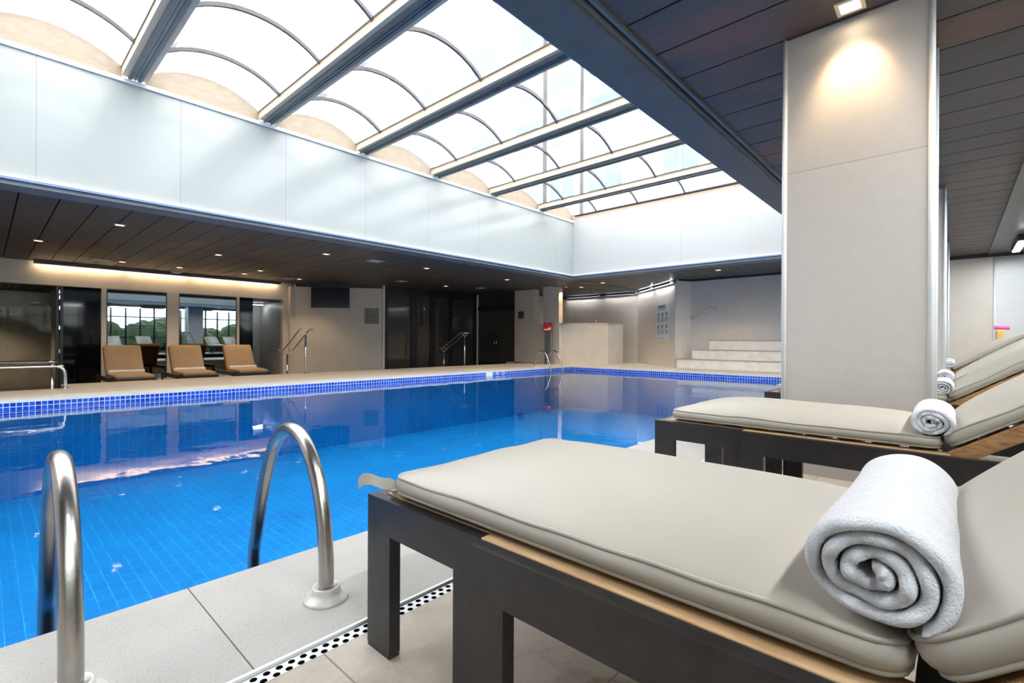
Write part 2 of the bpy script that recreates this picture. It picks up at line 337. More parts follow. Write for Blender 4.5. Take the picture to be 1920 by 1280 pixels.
for x0, x1 in ((5.2, 6.3), (10.9, 12.1)):
    st = MB()
    for k in range(2): st.box(x0, x1, 12.95, 13.25 + .3 * (1 - k), -.47, -.155 * (2 - k) + (.0 if k else 0))
    struct(st, 'floor_steps', M['deck_low'])
# outside ground
mb = MB(); mb.box(-40, 40, -60, -1.6, -.5, -.3); struct(mb, 'ground', M['ground'])

# slot drain with holes between coping and deck
dr = thing('floor_drain', 'white perforated drain channel between the coping slabs and deck tiles', 'drain', (0, 0, 0))
b0 = MB(); b0.box(-4.2, 16.5, 1.33, 1.40, -.12, -.03); b0.build('channel', M['dark'], dr)
# grating plate with real round holes (alternating rows), long plain strip beyond the view
def grating(x0, x1):
    g = MB(); p = .0335; r = .0098; n = int((x1 - x0) / p)
    rows = [(1.3725, 0), (1.3485, .5)]
    y_edges = [1.334, 1.3605, 1.3845]
    for ri, (cy, off) in enumerate(rows):
        ya, yb = y_edges[ri + 0] if ri else 1.3605, 0
        y0, y1 = (1.3605, 1.3845) if ri == 0 else (1.3365, 1.3605)
        for i in range(n):
            cx = x0 + (i + .5 + off) * p; xa, xb = cx - p / 2, cx + p / 2
            ring = [(cx + r * math.cos(a), cy + r * math.sin(a), -.006) for a in [PI / 4 + k * PI / 4 for k in range(8)]]
            ot = []
            for k in range(8):
                a = PI / 4 + k * PI / 4; dx, dy = math.cos(a), math.sin(a); sc = 1 / max(abs(dx), abs(dy)); ot.append((cx + dx * sc * p / 2, cy + dy * sc * .012, -.006))
            for k in range(8):
                j = (k + 1) % 8; g.quad([ring[k], ot[k], ot[j], ring[j]])
                g.quad([ring[k], ring[j], (ring[j][0], ring[j][1], -.02), (ring[k][0], ring[k][1], -.02)], None, 1)  # hole sides coloured black to paint the shade inside them
    return g
g = grating(-.2, 2.3)
g.box(-4.2, -.2, 1.334, 1.385, -.02, -.006); g.box(2.3 + .02, 16.5, 1.334, 1.385, -.02, -.006); g.box(-4.2, 16.5, 1.329, 1.337, -.02, -.004)
g.build('grating', [M['smoke'], M['dark']], dr)
e = MB(); e.box(-4.2, 16.5, 1.392, 1.402, -.03, .002); e.build('edge_strip', M['white'], dr)

# ------------------------------------------------------------------ columns
def column(n, x0, x1, y0, y1, label=None):
    mb = MB()
    mb.wall((x0, y1), (x0, y0), 0, 3.02, x1 - x0, 1)
    for (cx, cy) in ((x0, y0), (x0, y1), (x1, y0), (x1, y1)):
        mb.tube([(cx, cy, 0), (cx, cy, 3.01)], .016, 10, 1)
    struct(mb, 'column_%d' % n, [M['wall_col'], M['trimw']])
column(1, 3.79, 4.59, .105, .885); column(2, 8.8, 9.6, .105, .885); column(3, 13.6, 14.3, .105, .885)

# ------------------------------------------------------------------ ceilings
def planks(x0, x1, y0, y1, z, mat, name, along='Y', off=0, pitch=.4375):
    mb = MB(); gap = .016
    lo, hi = (x0, x1) if along == 'Y' else (y0, y1)
    k = math.floor((lo - off) / pitch)
    while off + k * pitch < hi:
        a = max(lo, off + k * pitch + gap / 2); b2 = min(hi, off + (k + 1) * pitch - gap / 2)
        if b2 - a > .02:
            if along == 'Y': mb.box(a, b2, y0, y1, z, z + .02)
            else: mb.box(x0, x1, a, b2, z, z + .02)
        k += 1
    mb.box(x0, x1, y0, y1, z + .035, z + .13, 1)
    return struct(mb, name, [mat, M['dark']])
planks(-4.2, 16.3, -.6, 1.63, 3.0, M['plank'], 'ceiling_near', 'Y', 3.33)
planks(-4.2, 15.9, 9.64, 18.45, 3.0, M['plank_f'], 'ceiling_far', 'Y', .34)
planks(15.9, 18.8, 9.64, 14.6, 3.0, M['plank_f'], 'ceiling_bar', 'Y', .34)
planks(13.44, 18.8, 1.63, 9.64, 3.02, M['plank_x'], 'ceiling_end', 'X', 1.6)
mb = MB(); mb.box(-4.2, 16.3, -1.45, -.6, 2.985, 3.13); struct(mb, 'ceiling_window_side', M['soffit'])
mb = MB(); mb.box(-4.2, 16.3, -.63, -.57, 2.965, 3.0); struct(mb, 'trim_1', M['blackpl'])
# perimeter trim of the skylight opening
def trim(n, boxes): 
    mb = MB()
    for bx in boxes: mb.box(*bx)
    struct(mb, 'trim_%d' % n, [M['soffit'] if n == 2 else M['soffit_f'], M['lip'], M['lip_lit']])
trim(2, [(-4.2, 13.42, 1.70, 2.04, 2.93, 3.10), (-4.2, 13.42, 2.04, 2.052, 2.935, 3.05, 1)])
trim(3, [(-4.2, 13.42, 9.2, 9.62, 2.93, 3.034), (-4.2, 13.0, 9.155, 9.2, 2.99, 3.018, 1), (-4.2, 13.0, 9.15, 9.2, 3.018, 3.045, 2)])  # topmost white strip is added as the lip's lit edge
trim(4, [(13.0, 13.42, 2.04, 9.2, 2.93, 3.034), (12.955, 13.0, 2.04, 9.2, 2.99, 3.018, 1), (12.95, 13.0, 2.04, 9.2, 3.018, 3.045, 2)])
mb = MB(); mb.box(-4.2, 13.42, 1.675, 1.70, 2.95, 3.0); mb.box(-4.2, 13.42, 1.63, 1.655, 2.97, 3.0); struct(mb, 'trim_5', M['beam_u'])
# walls of the light well
mb = MB(); mb.wall((-4.2, 9.2), (13.0, 9.2), 3.035, 4.80, .2, 1); 
for q in mb.uv[:1]: pass
struct(mb, 'wall_well_far', M['well'])
mb = MB(); mb.wall((13.0, 9.2), (13.0, 2.04), 3.035, 4.80, .2, 1); struct(mb, 'wall_well_end', M['well_end'])
mb = MB(); mb.wall((13.0, 2.04), (-4.2, 2.04), 3.10, 4.80, .2, 1); struct(mb, 'wall_well_near', M['well'])
mb = MB(); mb.wall((-4.2, 2.04), (-4.2, 9.2), 3.0, 4.8, .2, 1); struct(mb, 'wall_well_back', M['well'])
# top flashing of the well walls
mb = MB(); mb.box(-4.2, 13.0, 9.17, 9.2, 4.74, 4.80); struct(mb, 'trim_6', surf('pale_top_rail', (.75, .80, .80), .3, 0, .02))

# ------------------------------------------------------------------ skylight beams and barrel vaults
BX = [-4.2, -2.26, -.37, 1.54, 3.47, 5.38, 7.33, 9.28, 11.33, 13.1]
for i, x in enumerate(BX):
    mb = MB(); y0, y1 = 2.0, 9.2
    if i == len(BX) - 1: mb.box(x - .10, x + .1, y0, y1 + .1, 4.80, 4.93, 0)
    else:
        mb.box(x - .155, x + .155, y0, y1, 4.832, 4.955, 0)
        mb.box(x - .083, x - .035, y0, y1, 4.805, 4.832, 1); mb.box(x + .035, x + .083, y0, y1, 4.805, 4.832, 1)
        mb.box(x - .008, x + .008, y0, y1, 4.81, 4.832, 1); mb.box(x - .035, x - .008, y0, y1, 4.82, 4.832, 2); mb.box(x + .008, x + .035, y0, y1, 4.82, 4.832, 2)
    mb.box(x - .165, x + .165, y0, y1, 4.955, 4.980, 3)
    struct(mb, 'roof_beam_%d' % (i + 1), [M['beam'], M['beam_u'], M['beam_g'], M['rib']])
def arcz(u): return 4.965 + .27 * (1 - u * u) * (1 + .12 * u * u)
for i in range(len(BX) - 1):
    xa, xb = BX[i] + .15, BX[i + 1] - .15; n = 20
    root = bpy.data.objects.new('window_%d' % (i + 1), None); COL.objects.link(root); root['kind'] = 'structure'
    pts = [(xa + (xb - xa) * k / n, arcz(2 * k / n - 1)) for k in range(n + 1)]
    mb = MB()
    for k in range(n): mb.quad([(pts[k][0], 1.95, pts[k][1] + .02), (pts[k + 1][0], 1.95, pts[k + 1][1] + .02), (pts[k + 1][0], 9.25, pts[k + 1][1] + .02), (pts[k][0], 9.25, pts[k][1] + .02)], None, 0, True)
    mb.build('pane', M['sky_pane'], root)
    mb = MB()
    for y in (2.63, 4.05, 5.46, 6.88, 8.29):
        for k in range(n):
            a, c = pts[k], pts[k + 1]
            for dz0, dz1, w in ((-.036, .018, .021),):
                P = [(a[0], y - w, a[1] + dz0), (c[0], y - w, c[1] + dz0), (c[0], y + w, c[1] + dz0), (a[0], y + w, a[1] + dz0)]
                Q = [(p[0], p[1], p[2] + dz1 - dz0) for p in P]
                mb.quad(P[::-1]); mb.quad([P[0], P[1], Q[1], Q[0]]); mb.quad([P[3], P[2], Q[2], Q[3]][::-1])
        for k in (6, 14):
            a = pts[k]; mb.box(a[0] - .035, a[0] + .035, y - .024, y + .024, a[1] - .03, a[1] + .01)
    mb.build('rib', M['rib'], root)
    # plastered end segment above the well wall
    mb = MB()
    for yy, th in ((9.2, .12), (2.04, -.12)):
        for k in range(n):
            a, c = pts[k], pts[k + 1]
            mb.quad([(a[0], yy, 4.78), (c[0], yy, 4.78), (c[0], yy, c[1]), (a[0], yy, a[1])]); mb.quad([(a[0], yy + th, 4.78), (c[0], yy + th, 4.78), (c[0], yy + th, c[1]), (a[0], yy + th, a[1])])
            mb.quad([(a[0], yy, a[1]), (c[0], yy, c[1]), (c[0], yy + th, c[1]), (a[0], yy + th, a[1])])
    mb.build('end_panel', M['tymp'], root)
# roof slabs outside keep daylight off the low ceilings
mb = MB(); mb.box(-4.4, 13.2, 9.4, 23, 3.14, 3.3); mb.box(13.2, 19, -1.5, 23, 3.16, 3.32); mb.box(-4.4, 13.2, -1.5, 1.84, 3.14, 3.3); struct(mb, 'roof', M['fac'])

# ------------------------------------------------------------------ far wall (fascia, piers, alcove, corridor)
YF = 18.4
mb = MB(); mb.wall((-4.2, YF), (7.84, YF), 2.37, 3.0, .25, 1); mb.wall((2.32, YF), (2.44, YF), -.47, 2.37, .25, 1); mb.wall((3.92, YF), (4.24, YF), -.47, 2.37, .25, 1); mb.wall((5.94, YF), (6.02, YF), -.47, 2.37, .25, 1)
mb.wall((7.5, YF), (7.84, YF), -.47, 2.37, .25, 1)
mb.wall((2.44, YF), (3.92, YF), -.47, -.33, .1, 1); mb.wall((4.24, YF), (5.94, YF), -.47, -.33, .1, 1)
struct(mb, 'wall_far', M['wall'])
mb = MB(); mb.wall((7.84, 18.2), (10.4, 16.25), -.47, 2.88, .2, 1); mb.wall((7.84, YF), (7.84, 18.2), -.47, 2.88, .15, -1); struct(mb, 'wall_television', M['wall'])
mb = MB(); mb.wall((7.84, 18.18), (10.4, 16.23), 2.88, 3.0, .2, 1); struct(mb, 'trim_7', M['blackpl'])
mb = MB(); mb.box(10.36, 10.44, 16.2, 16.28, -.47, 3.0); struct(mb, 'trim_8', M['trimw'])
# alcove with shower
mb = MB(); mb.wall((-4.2, 21.5), (1.5, 21.5), -.47, 2.37, .15, 1); mb.wall((1.42, 21.5), (1.42, YF + .25), -.47, 2.37, .08, 1); struct(mb, 'wall_alcove', M['shower'])
planks(-4.2, 2.3, YF + .25, 21.5, 2.37, M['plank_f'], 'ceiling_alcove', 'Y', .1, .15)
pn = MB(); pn.box(-4.2, 1.27, 18.62, 18.64, -.42, 1.79); o = pn.build('shower_screen', M['shower_pane']); tag(o, 'grey frameless glass shower screen at the far left', 'glass screen')
sh = thing('rain_shower', 'chrome rain shower head on a wall arm behind the glass screen', 'shower', (1.4, 20.0, 1.96))
a = MB(); a.tube([(0, 0, 0), (-.25, 0, 0), (-.36, 0, -.0), (-.42, 0, -.03), (-.44, 0, -.075)], .011, 10); a.build('arm', M['steel_s'], sh)
a = MB(); a.lathe(-.44, 0, [(0, -.07), (.02, -.072), (.13, -.088), (.13, -.096), (0, -.098)]); a.build('rose', M['steel_s'], sh)
a = MB(); a.tube([(.01, 0, 0), (-.012, 0, 0)], .03, 14); a.build('wall_flange', M['steel_s'], sh)
def plaque(name, label, A, B, f0, f1, z0, z1, m, lines=(), mi='ink', off=.012, cat='sign', under=None):
    """thin plaque on the wall A->B (plan) between distances f0..f1"""
    A = Vector(A); B = Vector(B); d = (B - A).normalized(); n = Vector((d.y, -d.x))
    P = A + d * f0 + n * .002; Q = A + d * f1 + n * .002
    mb = MB(); mb.wall((P.x + n.x * off, P.y + n.y * off), (Q.x + n.x * off, Q.y + n.y * off), z0, z1, off, 1); o = mb.build(name, m); tag(o, label, cat)
    if lines:
        mb = MB(); w = f1 - f0; h = z1 - z0
        for (a0, a1, b0, b1) in lines:
            p = A + d * (f0 + a0 * w) + n * (off + .005); q = A + d * (f0 + a1 * w) + n * (off + .005)
            mb.wall((p.x, p.y), (q.x, q.y), z0 + b0 * h, z0 + b1 * h, .003, 1)
        mb.build('lettering', M[mi], o)
    return o
tl = lambda rows, x0=.15: [(x0, x1, y - .012, y + .012) for (y, x1) in rows]
plaque('notice_plaque', 'pale plaque with text lines seen through the shower glass', (-4.2, 18.60), (1.4, 18.60), 4.66, 4.89, 1.51, 1.73, M['signl'], tl([(.82, .85), (.7, .8), (.58, .8), (.44, .75), (.33, .5)]))
plaque('notice_plaque', 'pale plaque with a dark round symbol beside the shower glass edge of frame', (-4.2, 18.60), (1.4, 18.60), 4.40, 4.60, 1.51, 1.73, M['signl'], [(.3, .6, .3, .6)])
# black glass doors beside the alcove
d1 = bpy.data.objects.new('door_1', None); COL.objects.link(d1); d1['kind'] = 'structure'
mb = MB(); mb.box(1.50, 2.32, YF + .03, YF + .07, -.46, 2.33); mb.build('door_leaf', M['blackgl'], d1)
mb = MB(); mb.box(1.35, 1.41, YF - .02, YF + .2, -.46, 2.36); mb.box(1.44, 1.50, YF - .02, YF + .2, -.46, 2.36); mb.build('frame', M['blackpl'], d1)
mb = MB()
for z in (2.2, 2.05, 1.75, 1.2, .55): mb.box(1.415, 1.437, YF - .03, YF - .0, z - .05, z + .05)
mb.build('hinge', M['steel_s'], d1)
mb = MB(); mb.tube([(2.12, YF - .03, .6), (2.12, YF - .03, 1.1)], .012, 8); mb.build('handle', M['blackpl'], d1)
# mirrors
for (x0, x1, lab) in ((2.44, 3.92, 'tall wall mirror between the black door and the narrow beige pier'), (4.24, 5.94, 'wide wall mirror to the right of the narrow beige pier')):
    mb = MB(); mb.box(x0 + .02, x1 - .02, YF + .03, YF + .05, -.33, 2.33); o = mb.build('wall_mirror', M['mirror']); tag(o, lab, 'mirror')
    fr_ = MB(); fr_.box(x0, x0 + .025, YF + .01, YF + .06, -.33, 2.36); fr_.box(x1 - .025, x1, YF + .01, YF + .06, -.33, 2.36); fr_.box(x0 + .025, x1 - .025, YF + .01, YF + .06, 2.335, 2.36); fr_.build('frame', M['blackpl'], o)
# corridor opening
mb = MB(); mb.box(6.02, 6.47, YF + .02, YF + .12, -.46, 2.37); d2 = struct(mb, 'door_2', M['blackgl'])
mb = MB(); mb.wall((6.47, 20.6), (7.6, 20.6), -.47, 2.37, .1, 1); mb.wall((7.5, 20.6), (7.5, YF + .25), -.47, 2.37, .1, 1); mb.wall((6.47, YF + .12), (6.47, 20.6), -.47, 2.37, .1, 1); struct(mb, 'wall_corridor', surf('grey_corridor_wall', (.50, .49, .46), .4, 0, .08))
mb = MB(); mb.box(6.3, 7.8, YF + .25, 20.7, 2.30, 2.4); struct(mb, 'ceiling_corridor', M['soffit'])
mb = MB(); mb.box(6.5, 7.0, 20.55, 20.6, -.47, 1.75); struct(mb, 'door_3', surf('dull_grey_door', (.22, .22, .21), .5))
ft = thing('tube_light', 'cool tube light on the corridor ceiling beside the wide mirror', 'light', (7.2, 20.0, 2.25))
a = MB(); a.box(-.2, .2, -.04, .04, 0, .05); a.build('housing', M['blackpl'], ft); a = MB(); a.box(-.19, .19, -.03, .03, -.012, 0); a.build('tube', M['lamp_cs'], ft)

# cove bar washing the fascia
cv = thing('cove_light', 'long dark cove bar washing warm light down the far fascia', 'light', (4.11, 18.3, 2.94))
a = MB(); a.box(-3.21, 3.21, -.16, -.02, -.03, .06); a.build('housing', surf('slate_cove', (.045, .055, .075), .4), cv)
a = MB()
for x0, x1 in ((-3.15, -1.35), (-1.2, .35), (.5, 1.75), (1.85, 3.15)): a.box(x0, x1, -.018, .03, .0, .02)
a.build('strip', emis('warm_strip', (1, .70, .40), 11), cv)

# television, plaques on the beige wall
TA, TB = (7.84, 18.2), (10.4, 16.25)
d = (Vector(TB) - Vector(TA)).normalized(); n_ = Vector((d.y, -d.x)); ang = math.atan2(d.y, d.x)
p = Vector(TA) + d * 1.30 + n_ * .09
tv = thing('television', 'black flat television mounted high on the beige wall', 'television', (p.x, p.y, 2.49), ang)
a = MB(); a.box(-.69, .69, -.045, .0, -.39, .39); a.build('casing', M['blackpl'], tv, bevel=.006)
a = MB(); a.box(-.67, .67, -.049, -.046, -.365, .37); a.build('screen', M['tv'], tv)
a = MB(); a.box(-.2, .2, .0, .075, -.15, .15); a.build('wall_bracket', M['blackpl'], tv)
plaque('rules_plaque', 'sage green plaque with dark text lines right of the television', TA, TB, 2.52, 3.06, 1.52, 2.12, M['sign'], [(.14, .42, .82, .85), (.14, .36, .755, .77), (.14, .66, .62, .645), (.14, .66, .575, .59), (.14, .74, .44, .48), (.14, .35, .39, .41), (.14, .64, .33, .345), (.14, .6, .18, .19)])
cc = thing('security_camera', 'tiny white security camera under the ceiling left of the television', 'camera', (7.78, 18.1, 3.0))
a = MB(); a.tube([(0, 0, 0), (0, 0, -.06)], .012, 8); a.build('bracket', M['white'], cc); a = MB(); a.tube([(0, 0, -.08), (.0, -.1, -.1)], .03, 10); a.build('camera_body', M['white'], cc)

# ------------------------------------------------------------------ dark glazed wall
d4 = bpy.data.objects.new('door_4', None); COL.objects.link(d4); d4['kind'] = 'structure'
fm = MB()
for x0, x1 in ((10.44, 10.6), (11.67, 11.98), (12.64, 12.92), (13.68, 13.87), (15.14, 15.3)): fm.box(x0, x1, 16.22, 16.32, -.47, 3.0)
fm.box(10.44, 15.3, 16.24, 16.32, 2.72, 3.0); fm.box(10.44, 15.3, 16.24, 16.32, -.47, -.38); fm.build('frame', M['doorfr'], d4)
for x0, x1 in ((10.6, 11.67), (11.98, 12.64), (12.92, 13.68), (13.87, 15.14)):
    a = MB(); a.box(x0, x1, 16.27, 16.28, -.38, 2.72); a.build('pane', M['glassdk'], d4)
mb = MB(); mb.box(15.3, 15.38, 16.18, 16.32, -.47, 3.0); struct(mb, 'trim_9', M['trimw'])
DA, DB = (15.38, 16.25), (15.47, 13.80)
d5 = bpy.data.objects.new('door_5', None); COL.objects.link(d5); d5['kind'] = 'structure'
a = MB(); a.wall(DA, DB, -.1, 2.27, .02, 1); a.wall(DA, DB, 2.45, 3.0, .02, 1); a.build('pane', surf('grey_tinted_glass', (.055, .053, .047), .06, spec=.6), d5)
a = MB(); dd = (Vector(DB) - Vector(DA)).normalized(); nn = Vector((dd.y, -dd.x)); q0 = Vector(DA) + nn * .04; q1 = Vector(DB) + nn * .04; a.wall(q0, q1, 2.27, 2.45, .06, 1); a.build('door_closer', M['doorfr'], d5)
a = MB()
for s_ in (1.12, 1.26):
    q = Vector(DA) + dd * s_ + nn * .06; a.tube([(q.x, q.y, .52), (q.x, q.y, 1.1)], .014, 8)
a.build('handle', M['steel_s'], d5)
a = MB(); q0 = Vector(DA) + nn * .02; q1 = Vector(DA) + dd * 1.12 + nn * .03; a.tube([(q0.x, q0.y, 1.12), (q1.x, q1.y, 1.12)], .012, 6); a.build('push_bar', M['doorfr'], d5)
mb = MB(); mb.wall((15.56, 13.72), (15.45, 13.72), -.1, 3.0, .06, 1); struct(mb, 'wall_return', M['wall'])

# ------------------------------------------------------------------ end wall with niche, bar, pier
mb = MB()
mb.wall((15.15, 13.72), (15.15, 12.63), -.05, 3.0, .3, 1); mb.wall((15.15, 12.63), (15.15, 12.19), -.05, 1.54, .3, 1); mb.wall((15.15, 12.19), (15.15, 11.40), -.05, 3.0, .25, 1)
struct(mb, 'wall_end_pier', M['wall'])
mb = MB(); mb.box(15.145, 15.165, 12.63, 12.66, 1.54, 3.0); struct(mb, 'trim_10', M['trimw'])
plaque('switch_plate', 'small square dark grey plate on the pale pier beside the glass door', (15.15, 13.72), (15.15, 11.4), .21, .52, 1.82, 2.12, M['signg'], tl([(.7, .8), (.5, .8), (.3, .7)], .2), 'dark')
mb = MB(); mb.wall((18.5, 14.6), (18.5, 9.8), -.1, 3.0, .2, 1); mb.wall((15.6, 14.4), (18.6, 14.4), -.1, 3.0, .2, 1); struct(mb, 'wall_bar', M['wall'])
mb = MB(); mb.wall((18.5, 9.8), (16.0, 7.05), -.05, 3.0, .2, 1); struct(mb, 'wall_poster', M['wall'])
mb = MB(); mb.wall((16.0, 7.05), (16.45, 6.70), -.05, 3.05, .1, 1); mb.wall((16.45, 6.70), (16.45, 2.6), -.05, 3.05, .2, 1); mb.wall((16.45, 2.6), (16.0, 2.6), -.05, 3.05, .1, 1); mb.wall((16.0, 2.6), (16.0, -.68), -.05, 3.0, .4, 1); struct(mb, 'wall_end', M['wall'])
mb = MB(); mb.wall((16.12, -.68), (16.12, -1.5), -.05, 3.0, .3, 1); struct(mb, 'wall_end_return', tiled('window_lit_porcelain', (.66, .67, .68), 1.2, .9, .8, .33, .05, .003, 0, .05, 2.2, ov=.15))  # paler copy of the wall tile, window light put into its colour
mb = MB(); mb.tube([(16.0, 7.05, 0), (16.0, 7.05, 3.0)], .02, 8); mb.tube([(16.0, -.68, 0), (16.0, -.68, 3.0)], .022, 8); struct(mb, 'trim_11', M['trimw'])
mb = MB(); mb.wall((18.42, 14.4), (18.42, 9.82), 2.88, 3.0, .06, 1); mb.wall((18.42, 9.82), (15.94, 7.09), 2.90, 3.02, .06, 1); mb.wall((15.96, 6.9), (16.38, 6.64), 2.96, 3.04, .05, 1); mb.wall((16.38, 6.64), (16.38, 2.6), 2.96, 3.04, .06, 1)
mb.wall((15.96, 2.6), (15.96, -1.4), 2.92, 3.0, .04, 1); struct(mb, 'trim_12', M['blackpl'])
# tiered marble benches
for k, (x, yl) in enumerate(((15.97, 7.0), (16.13, 6.52), (16.29, 6.02))):
    mb = MB(); mb.box(x, 16.45, 2.6, yl, .32 * k, .32 * (k + 1) - .03); mb.box(x - .02, 16.45, 2.6, yl, .32 * (k + 1) - .028, .32 * (k + 1), 1)
    struct(mb, 'floor_tier_%d' % (k + 1), [M['step'], surf('step_nosing', (.42, .38, .32), .4)])
gr = thing('grab_rail', 'short sloping chrome grab rail on the wall above the tiered steps', 'grab rail', (16.45, 6.3, 1.88))
a = MB(); a.tube([(0, .4, -.15), (-.07, .4, -.15), (-.085, .38, -.143), (-.085, -.38, .13), (-.07, -.4, .138), (0, -.4, .138)], .016, 10); a.build('bar', M['steel_s'], gr)
for yy, zz in ((.4, -.15), (-.4, .138)): a = MB(); a.tube([(.0, yy, zz), (-.018, yy, zz)], .04, 14); a.build('flange', M['steel_s'], gr)
# bar counter
bc = thing('bar_counter', 'cream angled bar counter in the far corner beside the poolside pier', 'bar counter', (16.2, 10.6, 0))
poly = [(15.12, 11.62), (16.45, 9.98), (17.52, 9.93), (17.52, 10.5), (16.75, 10.55), (15.62, 11.9), (15.42, 11.38), (15.13, 11.38)]
def prism(poly, z0, z1, ox=0, oy=0, grow=0):
    mb = MB(); P = [(x - ox, y - oy) for x, y in poly]
    if grow:
        c = Vector((sum(p[0] for p in P) / len(P), sum(p[1] for p in P) / len(P)))
        P = [tuple(Vector(p) + (Vector(p) - c).normalized() * grow) for p in P]
    n = len(P)
    for i in range(n):
        a, b2 = P[i], P[(i + 1) % n]; mb.quad([(*a, z0), (*b2, z0), (*b2, z1), (*a, z1)])
    mb.quad([(*p, z1) for p in P]); mb.quad([(*p, z0) for p in reversed(P)]); return mb
poly = [(15.12, 11.62), (16.45, 9.98), (17.52, 9.93), (17.52, 10.5), (16.75, 10.55), (15.44, 11.36), (15.13, 11.36)]
prism(poly, 0, 1.56, 16.2, 10.6).build('body', M['bar'], bc)
prism([(15.10, 11.62), (16.44, 9.94), (17.56, 9.89), (17.56, 10.5), (16.75, 10.55), (15.44, 11.36), (15.12, 11.36)], 1.56, 1.60, 16.2, 10.6).build('worktop', M['bartop'], bc)
for k, (x, y, lab) in enumerate(((16.0, 10.95, 'slim chrome tap on the bar top nearer the pier'), (16.4, 10.5, 'slim chrome tap on the bar top nearer the outer corner'))):
    a = MB(); a.tube([(0, 0, 0), (0, 0, .14), (.02, -.02, .17), (.06, -.05, .16)], .012, 8); o = a.build('bar_tap', M['steel_s']); o.location = (x, y, 1.6); tag(o, lab, 'tap')
# red information stand
ks = thing('information_stand', 'grey pillar stand with a slanted red panel before the bar', 'stand', (14.75, 11.64, 0))
a = MB(); T = Matrix.Rotation(math.radians(-52), 4, 'Z')
a.obox(T, -.11, .11, -.05, .05, 0, 1.30); a.build('pillar', surf('charcoal_pillar', (.045, .048, .05), .5), ks)
a = MB(); T2 = T @ Matrix.Translation((0, .10, 1.44)) @ Matrix.Rotation(math.radians(52), 4, 'X'); a.obox(T2, -.16, .16, -.21, .21, -.012, .012); a.build('panel', M['red'], ks)
for q_ in ((-.12, -.02, -.17, -.12), (.0, .05, -.17, -.06), (.07, .12, -.15, -.04), (-.10, .10, .14, .16)): a = MB(); a.obox(T2, *q_, .012, .016); a.build('symbol', M['white'], ks)
a = MB(); a.obox(T, -.03, .03, .03, .09, 1.1, 1.40); a.build('bracket', M['blackpl'], ks)
# poster
PA, PB = (18.5, 9.8), (16.0, 7.05)
L = []
for y, x0, x1 in ((.925, .12, .70), (.885, .18, .70)): L.append((x0, x1, y - .014, y + .014))
for y in (.845, .825): L.append((.15, .68, y - .004, y + .004))
for cx in (.2, .5, .8):
    for by in (.60, .27):
        for k in range(5): L.append((cx - .11, cx + .11 - .03 * (k % 2), by - k * .025, by - k * .025 + .009))
L.append((.25, .65, .05, .06))
po = plaque('rules_poster', 'tall pale blue poster of six pictogram rules on the angled wall', PA, PB, 2.03, 3.24, .94, 2.30, M['paper'], L, cat='poster')
dv = (Vector(PB) - Vector(PA)).normalized(); nv = Vector((dv.y, -dv.x))
for cx in (.2, .5, .8):
    for cy in (.70, .37):
        a = MB(); c = Vector(PA) + dv * (2.03 + cx * 1.21) + nv * .022; z = .94 + cy * 1.36
        a.tube([(c.x + dv.x * .07 * math.cos(q), c.y + dv.y * .07 * math.cos(q), z + .07 * math.sin(q)) for q in [i * PI / 8 for i in range(17)]], .0055, 5, 0, False)
        a.tube([(c.x, c.y, z - .05), (c.x, c.y, z + .04)], .009, 6); a.build('pictogram', M['ink'], po)
# tube lights above the bar wall and the poster wall
def tubeline(label, A, B, z, f0, f1, off=.10):
    A = Vector(A); B = Vector(B); d = (B - A).normalized(); n = Vector((d.y, -d.x)); p = A + d * f0 + n * off; L = f1 - f0
    r = thing('tube_light', label, 'light', (p.x, p.y, z), math.atan2(d.y, d.x))
    a = MB(); a.box(0, L, -.04, .0, -.01, .06); a.build('housing', M['blackpl'], r)
    a = MB(); a.box(.02, L - .02, .001, .03, .0, .025); a.build('tube', M['lamp_c'], r)
tubeline('cool tube light on the dark bar wall, left one', (18.5, 14.4), (18.5, 9.8), 2.90, 1.05, 2.75, .10)
tubeline('cool tube light on the dark bar wall, right one', (18.5, 14.4), (18.5, 9.8), 2.90, 3.1, 4.55, .10)
tubeline('cool tube light above the poster, left one', PA, PB, 2.92, .35, 1.75, .10)
tubeline('cool tube light above the poster, right one', PA, PB, 2.92, 1.95, 3.5, .10)

# ------------------------------------------------------------------ window wall behind the camera and at right
YW = -1.36
mb = MB(); mb.box(-4.2, 16.2, YW - .14, YW, -.3, .12); mb.box(-4.2, 16.2, YW - .14, YW, 2.86, 3.0); struct(mb, 'wall_windows', M['soffit'])
nw = 7
for i in range(nw):
    x0 = -4.2 + i * 20.4 / nw; x1 = x0 + 20.4 / nw
    r = bpy.data.objects.new('window_%d' % (20 + i), None); COL.objects.link(r); r['kind'] = 'structure'
    mb = MB(); 
    for k in range(4):
        xx = x0 + (x1 - x0) * k / 4; mb.box(xx - .04, xx + .04, YW - .10, YW - .01, .12, 2.86)
    for z in (1.0, 2.28): mb.box(x0, x1, YW - .09, YW - .02, z - .03, z + .03)
    for z in (1.2, 1.38, 1.56, 1.74, 1.92, 2.1): mb.box(x0, x1, YW - .065, YW - .05, z - .008, z + .008)
    mb.build('frame', M['doorfr'], r)
    mb = MB(); mb.box(x0, x1, YW - .056, YW - .052, .12, 2.86); mb.build('pane', M['win_pane'], r)
mb = MB(); mb.wall((-4.2, -1.5), (-4.2, 23), -.5, 3.0, .2, 1); struct(mb, 'wall_back', M['wall'])
mb = MB(); mb.wall((-4.2, 21.6), (19, 21.6), -.5, 3.1, .2, 1); mb.wall((19.0, 21.6), (19.0, 14.0), -.5, 3.1, .2, 1); struct(mb, 'wall_outer', M['soffit'])
